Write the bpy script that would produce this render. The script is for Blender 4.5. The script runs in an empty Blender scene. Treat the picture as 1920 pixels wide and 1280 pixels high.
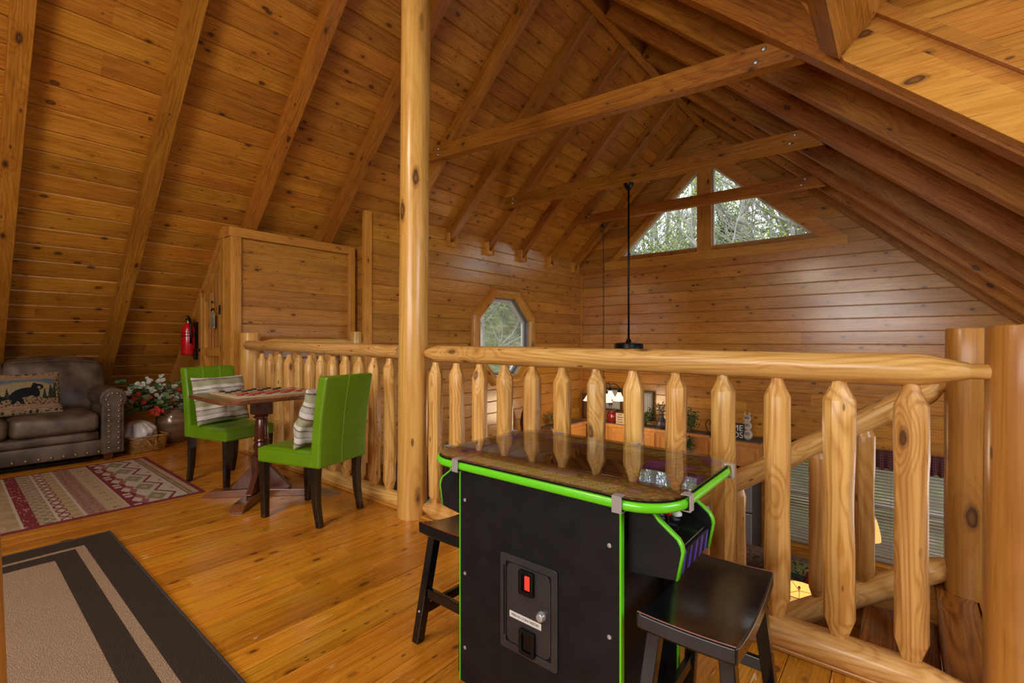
import bpy, bmesh, math, random
from mathutils import Vector, Matrix, Euler, noise
from math import sin, cos, pi, radians, sqrt
random.seed(7)
SC = bpy.context.scene
COL = SC.collection

# ---------------------------------------------------------------- camera, world, lights, exposure
CAMH = 1.15
cam = bpy.data.cameras.new('camera')
cam.sensor_width = 36.0
cam.lens = 884.0/1920*36.0
cam.clip_start = 0.02
cam.clip_end = 200
camo = bpy.data.objects.new('camera', cam)
camo.location = (0, 0, CAMH)
camo.rotation_euler = (pi/2, 0, 0.6903)
COL.objects.link(camo)
SC.camera = camo

W = bpy.data.worlds.new('overcast_sky')
SC.world = W
W.use_nodes = True
wn = W.node_tree.nodes
wl = W.node_tree.links
wn.clear()
wo = wn.new('ShaderNodeOutputWorld')
wb = wn.new('ShaderNodeBackground')
wtc = wn.new('ShaderNodeTexCoord')
wsep = wn.new('ShaderNodeSeparateXYZ')
wr = wn.new('ShaderNodeValToRGB')
wr.color_ramp.elements[0].position = 0.42
wr.color_ramp.elements[0].color = (0.62, 0.66, 0.66, 1)
wr.color_ramp.elements[1].position = 0.75
wr.color_ramp.elements[1].color = (0.80, 0.88, 1.0, 1)
wm = wn.new('ShaderNodeMath')
wm.operation = 'MULTIPLY_ADD'
wm.inputs[1].default_value = 0.5
wm.inputs[2].default_value = 0.5
wl.new(wtc.outputs['Generated'], wsep.inputs[0])
wl.new(wsep.outputs['Z'], wm.inputs[0])
wl.new(wm.outputs[0], wr.inputs[0])
wl.new(wr.outputs[0], wb.inputs[0])
wb.inputs[1].default_value = 3.8
wl.new(wb.outputs[0], wo.inputs[0])

def area(name, loc, target, sx, sy, power, color):
    l = bpy.data.lights.new(name, 'AREA')
    l.shape = 'RECTANGLE'
    l.size = sx
    l.size_y = sy
    l.energy = power
    l.color = color
    o = bpy.data.objects.new(name, l)
    o.location = loc
    d = Vector(target) - Vector(loc)
    o.rotation_euler = d.to_track_quat('-Z', 'Y').to_euler()
    COL.objects.link(o)
    return o

def bulb(name, loc, power, color, r=0.04):
    l = bpy.data.lights.new(name, 'POINT')
    l.energy = power
    l.color = color
    l.shadow_soft_size = r
    o = bpy.data.objects.new(name, l)
    o.location = loc
    COL.objects.link(o)
    return o

# daylight of the rear gable windows (behind the camera) and of the dormer window; added fill lamps follow
area('daylight_rear', (-0.3, -2.9, 2.1), (-1.0, 4, 2.2), 4.2, 1.8, 230, (1.0, 0.95, 0.88))
area('daylight_dormer', (2.2, 1.6, 2.1), (-3.0, 2.6, 1.2), 1.6, 1.0, 32, (0.93, 0.96, 1.0))
area('fill_greatroom', (2.2, 6.0, 0.3), (-4.0, 6.2, 0.2), 3.2, 3.0, 120, (1.0, 0.95, 0.88))  # added fill lamp for the great room, no known window behind it
area('fill_loft', (-2.2, -0.9, 3.4), (-3.2, 1.0, 0.0), 0.7, 0.7, 45, (1.0, 0.86, 0.68))  # added fill lamp over the loft, standing in for bounced flash; no fixture

SC.view_settings.view_transform = 'Standard'
SC.view_settings.look = 'None'
SC.view_settings.gamma = 1.0
SC.view_settings.use_curve_mapping = False
SC.view_settings.exposure = 0.07
SC.cycles.use_adaptive_sampling = True
SC.cycles.adaptive_threshold = 0.05
SC.cycles.max_bounces = 6
SC.cycles.diffuse_bounces = 3
SC.cycles.glossy_bounces = 3
SC.cycles.transparent_max_bounces = 10
SC.cycles.caustics_reflective = False
SC.cycles.caustics_refractive = False
SC.cycles.sample_clamp_indirect = 4.0

# ---------------------------------------------------------------- helpers
class MB:
    """collects vertices and faces and links them as one mesh object"""
    def __init__(s):
        s.v = []; s.f = []; s.c = []
    def add(s, vs, fs):
        n = len(s.v)
        s.v += [tuple(v) for v in vs]
        s.f += [tuple(i+n for i in f) for f in fs]
        return s
    def box(s, x0, x1, y0, y1, z0, z1, m=None):
        vs = [(x, y, z) for x in (x0, x1) for y in (y0, y1) for z in (z0, z1)]
        if m is not None: vs = [m @ Vector(v) for v in vs]
        return s.add(vs, [(0,1,3,2),(4,6,7,5),(0,4,5,1),(2,3,7,6),(0,2,6,4),(1,5,7,3)])
    def beam(s, a, b, w, h, up=(0,0,1)):
        """box from a to b, width w (sideways), height h (along up)"""
        a = Vector(a); b = Vector(b); d = (b-a); L = d.length; d.normalize()
        u = Vector(up); r = d.cross(u).normalized(); u = r.cross(d).normalized()
        m = Matrix((d, r, u)).transposed().to_4x4(); m.translation = a
        return s.box(0, L, -w/2, w/2, -h/2, h/2, m)
    def taper(s, a, b, wa, ha, wb, hb, rot=0):
        """vertical-ish square leg from a to b with section sizes at each end"""
        vs = []
        for p, w, h in ((a, wa, ha), (b, wb, hb)):
            for sx, sy in ((-1,-1),(1,-1),(1,1),(-1,1)):
                x = sx*w/2; y = sy*h/2
                vs.append((p[0]+x*cos(rot)-y*sin(rot), p[1]+x*sin(rot)+y*cos(rot), p[2]))
        return s.add(vs, [(0,1,2,3),(7,6,5,4),(0,4,5,1),(1,5,6,2),(2,6,7,3),(3,7,4,0)])
    def prism(s, poly, a, b, f=lambda x, y, t: (x, y, t)):
        n = len(poly)
        vs = [f(x, y, a) for x, y in poly] + [f(x, y, b) for x, y in poly]
        fs = [tuple(range(n))[::-1], tuple(range(n, 2*n))]
        fs += [(i, (i+1) % n, n+(i+1) % n, n+i) for i in range(n)]
        return s.add(vs, fs)
    def lathe(s, prof, n=24, c=(0,0,0), wob=None, cap=True):
        vs = []; fs = []
        for k, (r, z) in enumerate(prof):
            for i in range(n):
                a = 2*pi*i/n
                rr = r*(wob(a, z) if wob else 1)
                vs.append((c[0]+rr*cos(a), c[1]+rr*sin(a), c[2]+z))
        m = len(prof)
        for k in range(m-1):
            for i in range(n):
                j = (i+1) % n
                fs.append((k*n+i, k*n+j, (k+1)*n+j, (k+1)*n+i))
        if cap:
            fs.append(tuple(range(n))[::-1]); fs.append(tuple(range((m-1)*n, m*n)))
        return s.add(vs, fs)
    def tube(s, pts, rad, n=10, closed=False, cap=True):
        pts = [Vector(p) for p in pts]; m = len(pts)
        if not hasattr(rad, '__len__'): rad = [rad]*m
        vs = []; fs = []; ref = None
        for k, p in enumerate(pts):
            if closed: d = pts[(k+1) % m]-pts[k-1]
            else: d = pts[min(k+1, m-1)]-pts[max(k-1, 0)]
            d.normalize()
            if ref is None: ref = d.orthogonal().normalized()
            ref = (ref-d*ref.dot(d)).normalized()
            q = d.cross(ref)
            for i in range(n):
                a = 2*pi*i/n
                vs.append(p+(ref*cos(a)+q*sin(a))*rad[k])
        for k in range(m if closed else m-1):
            k2 = (k+1) % m
            for i in range(n):
                j = (i+1) % n
                fs.append((k*n+i, k*n+j, k2*n+j, k2*n+i))
        if cap and not closed:
            fs.append(tuple(range(n))[::-1]); fs.append(tuple(range((m-1)*n, m*n)))
        return s.add(vs, fs)
    def ball(s, c, r, nu=14, nv=8, sc=(1,1,1), fn=None):
        prof = [(sin(pi*k/nv), -cos(pi*k/nv)) for k in range(nv+1)]
        n0 = len(s.v)
        for k in range(nv+1):
            for i in range(nu):
                a = 2*pi*i/nu
                q = Vector((prof[k][0]*cos(a)*sc[0], prof[k][0]*sin(a)*sc[1], prof[k][1]*sc[2]))*r
                if fn: q = fn(q)
                s.v.append((c[0]+q.x, c[1]+q.y, c[2]+q.z))
        for k in range(nv):
            for i in range(nu):
                j = (i+1) % nu
                s.f.append((n0+k*nu+i, n0+k*nu+j, n0+(k+1)*nu+j, n0+(k+1)*nu+i))
        return s
    def grid(s, fn, nu, nv, closed_u=False):
        n0 = len(s.v)
        for j in range(nv+1):
            for i in range(nu+(0 if closed_u else 1)):
                s.v.append(tuple(fn(i/nu, j/nv)))
        w = nu if closed_u else nu+1
        for j in range(nv):
            for i in range(nu):
                a = j*w+i; b = j*w+(i+1) % w
                s.f.append((n0+a, n0+b, n0+b+w, n0+a+w))
        return s
    def mesh(s, name):
        me = bpy.data.meshes.new(name)
        me.from_pydata(s.v, [], s.f)
        me.validate()
        return me
    def build(s, name, mat, parent=None, smooth=False, bevel=0, mat2=None, loc=None, fix=True, auto=None, sub=0):
        me = s.mesh(name)
        if fix:
            bm = bmesh.new(); bm.from_mesh(me)
            bmesh.ops.remove_doubles(bm, verts=bm.verts, dist=1e-6)
            bmesh.ops.recalc_face_normals(bm, faces=bm.faces)
            bm.to_mesh(me); bm.free()
        if smooth:
            for p in me.polygons: p.use_smooth = True
        if auto:
            for p in me.polygons: p.use_smooth = True
            me.set_sharp_from_angle(angle=radians(auto))
        me.materials.append(mat)
        o = bpy.data.objects.new(name, me)
        COL.objects.link(o)
        if parent is not None: o.parent = parent
        if loc is not None: o.location = loc
        if sub:
            md = o.modifiers.new('sub', 'SUBSURF'); md.levels = sub; md.render_levels = sub
        if bevel:
            md = o.modifiers.new('bevel', 'BEVEL'); md.width = bevel; md.segments = 2
            md.limit_method = 'ANGLE'; md.angle_limit = radians(40)
        return o

def link_mesh(name, me, parent=None, loc=(0,0,0), rot=(0,0,0), scale=(1,1,1)):
    o = bpy.data.objects.new(name, me)
    COL.objects.link(o)
    o.parent = parent
    o.location = loc; o.rotation_euler = rot; o.scale = scale
    return o

def thing(name, label, cat, loc=(0,0,0), rotz=0, group=None):
    o = bpy.data.objects.new(name, None)
    o.empty_display_size = 0.1
    COL.objects.link(o)
    o.location = loc; o.rotation_euler = (0, 0, rotz)
    o['label'] = label; o['category'] = cat
    if group: o['group'] = group
    return o

def tag(o, label, cat, group=None, kind=None):
    o['label'] = label; o['category'] = cat
    if group: o['group'] = group
    if kind: o['kind'] = kind
    return o

def struct(name, loc=(0,0,0)):
    o = bpy.data.objects.new(name, None)
    COL.objects.link(o); o.location = loc
    o['kind'] = 'structure'
    return o

def copy_tree(o, parent=None):
    c = o.copy(); COL.objects.link(c); c.parent = parent
    for ch in list(o.children): copy_tree(ch, c)
    return c

# ---------------------------------------------------------------- materials
def newmat(name):
    m = bpy.data.materials.new(name); m.use_nodes = True
    nt = m.node_tree; nt.nodes.clear()
    out = nt.nodes.new('ShaderNodeOutputMaterial')
    b = nt.nodes.new('ShaderNodeBsdfPrincipled')
    nt.links.new(b.outputs[0], out.inputs[0])
    return m, nt, b

def plain(name, col, rough=0.5, metal=0.0, spec=0.5, coat=0.0, emis=None, estr=0, noise_amt=0.0, nscale=30, bump=0.0, bscale=200, sheen=0):
    m, nt, b = newmat(name)
    b.inputs['Base Color'].default_value = (*col, 1)
    b.inputs['Roughness'].default_value = rough
    b.inputs['Metallic'].default_value = metal
    b.inputs['Specular IOR Level'].default_value = spec
    b.inputs['Coat Weight'].default_value = coat
    b.inputs['Coat Roughness'].default_value = 0.08
    if sheen: b.inputs['Sheen Weight'].default_value = sheen
    if emis:
        b.inputs['Emission Color'].default_value = (*emis, 1)
        b.inputs['Emission Strength'].default_value = estr
    N = nt.nodes; L = nt.links
    if noise_amt or bump:
        tc = N.new('ShaderNodeTexCoord')
    if noise_amt:
        n = N.new('ShaderNodeTexNoise'); n.inputs['Scale'].default_value = nscale; n.inputs['Detail'].default_value = 4
        L.new(tc.outputs['Object'], n.inputs['Vector'])
        mx = N.new('ShaderNodeMix'); mx.data_type = 'RGBA'
        mx.inputs[6].default_value = tuple(c*(1-noise_amt) for c in col)+(1,)
        mx.inputs[7].default_value = tuple(min(1, c*(1+noise_amt)) for c in col)+(1,)
        mr = N.new('ShaderNodeMapRange'); mr.inputs[1].default_value = 0.3; mr.inputs[2].default_value = 0.7
        L.new(n.outputs[0], mr.inputs[0]); L.new(mr.outputs[0], mx.inputs[0]); L.new(mx.outputs[2], b.inputs['Base Color'])
    if bump:
        n2 = N.new('ShaderNodeTexNoise'); n2.inputs['Scale'].default_value = bscale; n2.inputs['Detail'].default_value = 3
        L.new(tc.outputs['Object'], n2.inputs['Vector'])
        bp = N.new('ShaderNodeBump'); bp.inputs['Strength'].default_value = bump; bp.inputs['Distance'].default_value = 0.004
        L.new(n2.outputs[0], bp.inputs['Height']); L.new(bp.outputs[0], b.inputs['Normal'])
    return m

def wood(name, light, mid, dark, axis='X', rough=0.38, coat=0.25, var=0.3, spec=0.35, wear=0.0, fleck=0.4, coat_ior=1.5, knot=1.0, ring=0.25, ringf=55, knots=(4.0, 7.0), tone=0.35, bump=0.12):
    """knotty softwood: streaks along the length axis, cathedral rings, dark knots with a halo, each object its own tone"""
    m, nt, b = newmat(name); N = nt.nodes; L = nt.links
    tc = N.new('ShaderNodeTexCoord'); oi = N.new('ShaderNodeObjectInfo')
    vec = tc.outputs['Object']
    if axis != 'X':
        sp = N.new('ShaderNodeSeparateXYZ'); cb = N.new('ShaderNodeCombineXYZ'); L.new(vec, sp.inputs[0])
        if axis == 'Z':
            L.new(sp.outputs[2], cb.inputs[0]); L.new(sp.outputs[0], cb.inputs[1]); L.new(sp.outputs[1], cb.inputs[2])
        else:
            L.new(sp.outputs[1], cb.inputs[0]); L.new(sp.outputs[0], cb.inputs[1]); L.new(sp.outputs[2], cb.inputs[2])
        vec = cb.outputs[0]
    off = N.new('ShaderNodeVectorMath'); off.operation = 'MULTIPLY'; off.inputs[0].default_value = (37.1, 91.7, 53.3)
    cr = N.new('ShaderNodeCombineXYZ')
    for i in range(3): L.new(oi.outputs['Random'], cr.inputs[i])
    L.new(cr.outputs[0], off.inputs[1])
    ad = N.new('ShaderNodeVectorMath'); ad.operation = 'ADD'; L.new(vec, ad.inputs[0]); L.new(off.outputs[0], ad.inputs[1])
    P = ad.outputs[0]
    def scaled(s):
        v = N.new('ShaderNodeVectorMath'); v.operation = 'MULTIPLY'; v.inputs[1].default_value = s; L.new(P, v.inputs[0]); return v.outputs[0]
    def noise_(s, det=3, dist=0.0):
        n = N.new('ShaderNodeTexNoise'); n.inputs['Scale'].default_value = 1; n.inputs['Detail'].default_value = det
        n.inputs['Distortion'].default_value = dist
        L.new(scaled(s), n.inputs['Vector']); return n.outputs[0]
    def math_(op, a, b_=None, c=None):
        n = N.new('ShaderNodeMath'); n.operation = op
        for i, x in enumerate((a, b_, c)):
            if x is None: continue
            if isinstance(x, (int, float)): n.inputs[i].default_value = x
            else: L.new(x, n.inputs[i])
        return n.outputs[0]
    def rng(x, a, b_, c=0.0, d=1.0, smooth=True):
        n = N.new('ShaderNodeMapRange'); n.interpolation_type = 'SMOOTHSTEP' if smooth else 'LINEAR'
        L.new(x, n.inputs[0])
        for i, q in enumerate((a, b_, c, d)): n.inputs[i+1].default_value = q
        return n.outputs[0]
    def mixc(f, a, c):
        n = N.new('ShaderNodeMix'); n.data_type = 'RGBA'
        if isinstance(f, (int, float)): n.inputs[0].default_value = f
        else: L.new(f, n.inputs[0])
        for i, x in ((6, a), (7, c)):
            if isinstance(x, tuple): n.inputs[i].default_value = (*x, 1)
            else: L.new(x, n.inputs[i])
        return n.outputs[2]
    vo = N.new('ShaderNodeTexVoronoi'); vo.inputs['Scale'].default_value = 1
    L.new(scaled((knots[0], knots[1], knots[1])), vo.inputs['Vector'])
    dk = vo.outputs['Distance']
    wobble = noise_((25, 25, 25), 0)
    dk2 = math_('MULTIPLY_ADD', wobble, 0.05, dk)
    big = rng(dk2, 0.115, 0.150, 1.0, 0.0)
    core = rng(dk2, 0.05, 0.10, 0.30, 0.0)
    vo2 = N.new('ShaderNodeTexVoronoi'); vo2.inputs['Scale'].default_value = 1
    L.new(scaled((knots[0]*1.9, knots[1]*2.1, knots[1]*2.1)), vo2.inputs['Vector'])
    small = rng(math_('MULTIPLY_ADD', wobble, 0.05, vo2.outputs['Distance']), 0.10, 0.15, 0.85, 0.0)
    gate = rng(noise_((0.9, 1.7, 1.7), 0), 0.50, 0.56)
    kmask = math_('SUBTRACT', math_('MAXIMUM', big, math_('MULTIPLY', small, gate)), core)
    kring = rng(dk2, 0.15, 0.19, 0.45, 0.0)
    halo = rng(dk, 0.12, 0.45, 1.0, 0.0)
    n1 = noise_((0.55, 5.0, 5.0), 1)
    n1h = math_('MULTIPLY_ADD', halo, 0.10*knot, n1)
    s = math_('SINE', math_('MULTIPLY', n1h, ringf*2.2))
    s01 = math_('MULTIPLY_ADD', s, 0.5, 0.5)
    sp_ = math_('POWER', s01, 2.2)
    streak = noise_((1.6, 75, 75), 1)
    st = rng(streak, 0.36, 0.64)
    blot = rng(noise_((0.9, 4.5, 4.5), 1), 0.35, 0.68)
    f = math_('ADD', math_('MULTIPLY', st, 0.36), math_('MULTIPLY', sp_, ring))
    f = math_('ADD', f, math_('MULTIPLY', blot, tone))
    fc = N.new('ShaderNodeClamp'); L.new(f, fc.inputs[0])
    base = mixc(fc.outputs[0], light, mid)
    base = mixc(math_('MULTIPLY', halo, 0.35*knot), base, mid)
    base = mixc(math_('MULTIPLY', math_('MAXIMUM', kmask, kring), 0.92*knot), base, dark)
    fine = noise_((5, 190, 190), 0)
    base = mixc(rng(fine, 0.62, 0.74, 0.0, fleck), base, dark)
    if wear:
        w1 = rng(noise_((7, 55, 55), 3, 0.6), 0.66, 0.72)
        w2 = rng(noise_((1.3, 2.2, 2.2), 2), 0.45, 0.62)
        base = mixc(math_('MULTIPLY', math_('MULTIPLY', w1, w2), wear), base, (0.85, 0.60, 0.34))
    hs = N.new('ShaderNodeHueSaturation')
    L.new(base, hs.inputs['Color'])
    L.new(math_('MULTIPLY_ADD', oi.outputs['Random'], var, 1-var/2), hs.inputs['Value'])
    r2 = math_('FRACT', math_('MULTIPLY', oi.outputs['Random'], 17.0))
    L.new(math_('MULTIPLY_ADD', r2, 0.010, 0.495), hs.inputs['Hue'])
    L.new(hs.outputs[0], b.inputs['Base Color'])
    b.inputs['Roughness'].default_value = rough
    L.new(math_('MULTIPLY_ADD', blot, 0.1, rough-0.05), b.inputs['Roughness'])
    b.inputs['Specular IOR Level'].default_value = spec
    b.inputs['Coat Weight'].default_value = coat
    b.inputs['Coat IOR'].default_value = coat_ior
    b.inputs['Coat Roughness'].default_value = 0.20
    bp = N.new('ShaderNodeBump'); bp.inputs['Strength'].default_value = bump; bp.inputs['Distance'].default_value = 0.003
    L.new(streak, bp.inputs['Height']); L.new(bp.outputs[0], b.inputs['Normal'])
    return m

PW = wood('pine_wall', (0.57, 0.270, 0.046), (0.34, 0.126, 0.011), (0.055, 0.018, 0.008), rough=0.34, coat=0.75, coat_ior=1.65)
PWZ = wood('pine_upright', (0.60, 0.285, 0.050), (0.37, 0.138, 0.012), (0.055, 0.018, 0.008), rough=0.34, coat=0.3, axis='Z')
PR = wood('pine_roof', (0.52, 0.225, 0.026), (0.28, 0.092, 0.004), (0.045, 0.014, 0.007), rough=0.46, coat=0.06, var=0.32)
PT = wood('pine_timber', (0.44, 0.180, 0.022), (0.235, 0.072, 0.004), (0.045, 0.014, 0.007), rough=0.42, coat=0.15, var=0.28, ring=0.35, knots=(3.0, 6.0))
PTR = wood('pine_trim', (0.64, 0.315, 0.060), (0.44, 0.172, 0.018), (0.07, 0.022, 0.01), rough=0.36, coat=0.25, var=0.22, knots=(2.5, 6.0))
PTRZ = wood('pine_trim_upright', (0.64, 0.315, 0.060), (0.44, 0.172, 0.018), (0.07, 0.022, 0.01), rough=0.36, coat=0.25, var=0.22, knots=(2.5, 6.0), axis='Z')
PTRY = wood('pine_trim_lengthwise', (0.64, 0.315, 0.060), (0.44, 0.172, 0.018), (0.07, 0.022, 0.01), rough=0.36, coat=0.25, var=0.22, knots=(2.5, 6.0), axis='Y')
PF = wood('pine_floor', (0.64, 0.275, 0.024), (0.37, 0.118, 0.004), (0.09, 0.026, 0.009), rough=0.24, coat=0.35, var=0.30, knots=(5.0, 10.0), bump=0.2, wear=0.75)
LOG = wood('peeled_log', (0.80, 0.50, 0.165), (0.52, 0.25, 0.052), (0.12, 0.045, 0.018), axis='Z', rough=0.42, coat=0.18, var=0.22, ring=0.60, ringf=75, knots=(3.2, 8.0), tone=0.25, bump=0.4, fleck=0.1)
LOGX = wood('peeled_log_rail', (0.82, 0.52, 0.18), (0.54, 0.27, 0.060), (0.12, 0.045, 0.018), axis='X', rough=0.36, coat=0.25, var=0.18, ring=0.5, ringf=65, knots=(3.0, 8.0), tone=0.3, bump=0.3, fleck=0.1)
POST = wood('post_log', (0.70, 0.41, 0.115), (0.50, 0.235, 0.045), (0.06, 0.02, 0.01), axis='Z', rough=0.30, coat=0.35, var=0.12, ring=0.3, ringf=26, knots=(1.8, 5.0), tone=0.35, fleck=0.12)
LOGD = wood('stair_log', (0.56, 0.29, 0.08), (0.38, 0.155, 0.032), (0.07, 0.025, 0.01), axis='Z', rough=0.36, coat=0.25, var=0.22, ring=0.45, ringf=60, knots=(3.0, 8.0), fleck=0.12)
OAK = wood('cabinet_oak', (0.60, 0.29, 0.085), (0.46, 0.185, 0.042), (0.3, 0.12, 0.03), axis='Z', rough=0.36, coat=0.2, var=0.12, knot=0.15, ring=0.3)
TREAD = wood('stair_tread', (0.36, 0.125, 0.020), (0.15, 0.036, 0.005), (0.06, 0.02, 0.01), axis='Y', rough=0.25, coat=0.4, var=0.2, ring=0.6, ringf=60, knot=0.4)
CHERRY = wood('cherry_table', (0.11, 0.028, 0.011), (0.045, 0.010, 0.005), (0.03, 0.01, 0.006), axis='Z', rough=0.22, coat=0.5, var=0.1, knot=0.0, ring=0.3)
NEWEL = wood('newel_log', (0.54, 0.25, 0.055), (0.38, 0.150, 0.024), (0.06, 0.02, 0.01), axis='Z', rough=0.34, coat=0.3, var=0.1, ring=0.3, ringf=40, knots=(2.2, 5.5), tone=0.4, fleck=0.15)
CHERRYX = wood('cherry_tabletop', (0.18, 0.060, 0.022), (0.085, 0.024, 0.009), (0.03, 0.01, 0.006), axis='X', rough=0.25, coat=0.5, var=0.1, knot=0.0, ring=0.3)

BLACK = plain('black_laminate', (0.009, 0.0095, 0.012), 0.46, spec=0.22, noise_amt=0.3, nscale=14)
BLACKG = plain('black_gloss_paint', (0.008, 0.0075, 0.008), 0.18, spec=0.35, coat=0.2, noise_amt=0.2, nscale=9, bump=0.06, bscale=8)
BLACKM = plain('black_metal', (0.012, 0.012, 0.012), 0.35, metal=0.6)
EDGE = plain('lime_edge_trim', (0.13, 0.66, 0.015), 0.28, coat=0.3)
GREEN = plain('green_leatherette', (0.112, 0.25, 0.003), 0.36, coat=0.12, noise_amt=0.08, nscale=8, bump=0.12, bscale=160)
SEAM = plain('green_seam', (0.20, 0.40, 0.05), 0.5)
ESP = plain('espresso_wood', (0.011, 0.007, 0.005), 0.25, coat=0.3)
STEEL = plain('galvanised_steel', (0.45, 0.47, 0.5), 0.38, metal=0.9)
CHROME = plain('chrome', (0.5, 0.52, 0.56), 0.30, metal=0.55)
DOORM = plain('coin_door_paint', (0.045, 0.045, 0.05), 0.34, metal=0.3, noise_amt=0.15, nscale=10)
WHITE = plain('white_plastic', (0.75, 0.74, 0.7), 0.4)
RED = plain('red_enamel', (0.55, 0.008, 0.014), 0.22, coat=0.4)
BRASS = plain('antique_nail', (0.30, 0.22, 0.12), 0.3, metal=0.85)

def leather(name, c1, c2, scale=3.0, rough=0.42):
    m, nt, b = newmat(name); N = nt.nodes; L = nt.links
    tc = N.new('ShaderNodeTexCoord')
    n = N.new('ShaderNodeTexNoise'); n.inputs['Scale'].default_value = scale; n.inputs['Detail'].default_value = 6
    L.new(tc.outputs['Object'], n.inputs['Vector'])
    mr = N.new('ShaderNodeMapRange'); mr.inputs[1].default_value = 0.35; mr.inputs[2].default_value = 0.68
    L.new(n.outputs[0], mr.inputs[0])
    mx = N.new('ShaderNodeMix'); mx.data_type = 'RGBA'; mx.inputs[6].default_value = (*c1, 1); mx.inputs[7].default_value = (*c2, 1)
    L.new(mr.outputs[0], mx.inputs[0]); L.new(mx.outputs[2], b.inputs['Base Color'])
    b.inputs['Roughness'].default_value = rough
    v = N.new('ShaderNodeTexVoronoi'); v.inputs['Scale'].default_value = 220; L.new(tc.outputs['Object'], v.inputs['Vector'])
    bp = N.new('ShaderNodeBump'); bp.inputs['Strength'].default_value = 0.15; bp.inputs['Distance'].default_value = 0.002
    L.new(v.outputs['Distance'], bp.inputs['Height']); L.new(bp.outputs[0], b.inputs['Normal'])
    return m
LEATHER = leather('brown_leather', (0.046, 0.028, 0.019), (0.165, 0.112, 0.080), scale=6.0)

def printed(name, rough=0.85, weave=0.0, wscale=(400, 400, 400), coat=0):
    """flat print or weave: colours come from the mesh's colour attribute"""
    m, nt, b = newmat(name); N = nt.nodes; L = nt.links
    a = N.new('ShaderNodeAttribute'); a.attribute_name = 'print'
    L.new(a.outputs['Color'], b.inputs['Base Color'])
    b.inputs['Roughness'].default_value = rough
    b.inputs['Coat Weight'].default_value = coat
    b.inputs['Specular IOR Level'].default_value = 0.25
    if weave:
        tc = N.new('ShaderNodeTexCoord'); mp = N.new('ShaderNodeVectorMath'); mp.operation = 'MULTIPLY'; mp.inputs[1].default_value = wscale
        n = N.new('ShaderNodeTexNoise'); n.inputs['Scale'].default_value = 1
        L.new(tc.outputs['Object'], mp.inputs[0]); L.new(mp.outputs[0], n.inputs['Vector'])
        bp = N.new('ShaderNodeBump'); bp.inputs['Strength'].default_value = weave; bp.inputs['Distance'].default_value = 0.004
        L.new(n.outputs[0], bp.inputs['Height']); L.new(bp.outputs[0], b.inputs['Normal'])
        hv = N.new('ShaderNodeHueSaturation'); mr = N.new('ShaderNodeMapRange'); mr.inputs[1].default_value = 0.3; mr.inputs[2].default_value = 0.7
        mr.inputs[3].default_value = 0.72; mr.inputs[4].default_value = 1.25
        L.new(n.outputs[0], mr.inputs[0]); L.new(mr.outputs[0], hv.inputs['Value']); L.new(a.outputs['Color'], hv.inputs['Color'])
        L.new(hv.outputs[0], b.inputs['Base Color'])
    return m
def paint(o, fn):
    """give each face of o the print colour fn(face centre)"""
    me = o.data
    ca = me.color_attributes.new('print', 'FLOAT_COLOR', 'CORNER')
    d = []
    for p in me.polygons:
        c = fn(p.center)
        d += [c[0], c[1], c[2], 1.0]*p.loop_total
    ca.data.foreach_set('color', d)

def glass(name, tint, fres=1.45, dark=1.0):
    m = bpy.data.materials.new(name); m.use_nodes = True
    nt = m.node_tree; nt.nodes.clear(); N = nt.nodes; L = nt.links
    out = N.new('ShaderNodeOutputMaterial'); mix = N.new('ShaderNodeMixShader'); tr = N.new('ShaderNodeBsdfTransparent')
    gl = N.new('ShaderNodeBsdfGlossy'); fr = N.new('ShaderNodeLayerWeight')
    tr.inputs[0].default_value = (*tint, 1); gl.inputs['Roughness'].default_value = 0.0
    r0 = ((fres-1)/(fres+1))**2*(1.3 if fres < 1.6 else 0.45)
    fr.inputs['Blend'].default_value = 0.5
    pw = N.new('ShaderNodeMath'); pw.operation = 'POWER'; pw.inputs[1].default_value = 4.0; L.new(fr.outputs['Facing'], pw.inputs[0])
    ma = N.new('ShaderNodeMath'); ma.operation = 'MULTIPLY_ADD'; ma.inputs[1].default_value = 1-r0; ma.inputs[2].default_value = r0; L.new(pw.outputs[0], ma.inputs[0])
    L.new(ma.outputs[0], mix.inputs[0]); L.new(tr.outputs[0], mix.inputs[1]); L.new(gl.outputs[0], mix.inputs[2]); L.new(mix.outputs[0], out.inputs[0])
    return m
GLASS = glass('window_glass', (0.95, 0.97, 0.96))
SMOKE = glass('smoked_glass', (0.80, 0.77, 0.80), 1.8)
# ================================================================ the shell
BW = 0.195                      # board exposure, 7-3/4 inch
K = 0.93                        # roof pitch
LOW = -2.65                     # great-room floor
YG = 8.74                       # gable wall
XW = -5.29                      # side wall with the octagonal window
def zl(x): return 5.16+K*(x+2.8)
def zr(x): return 5.253-K*(x+2.7)

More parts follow.
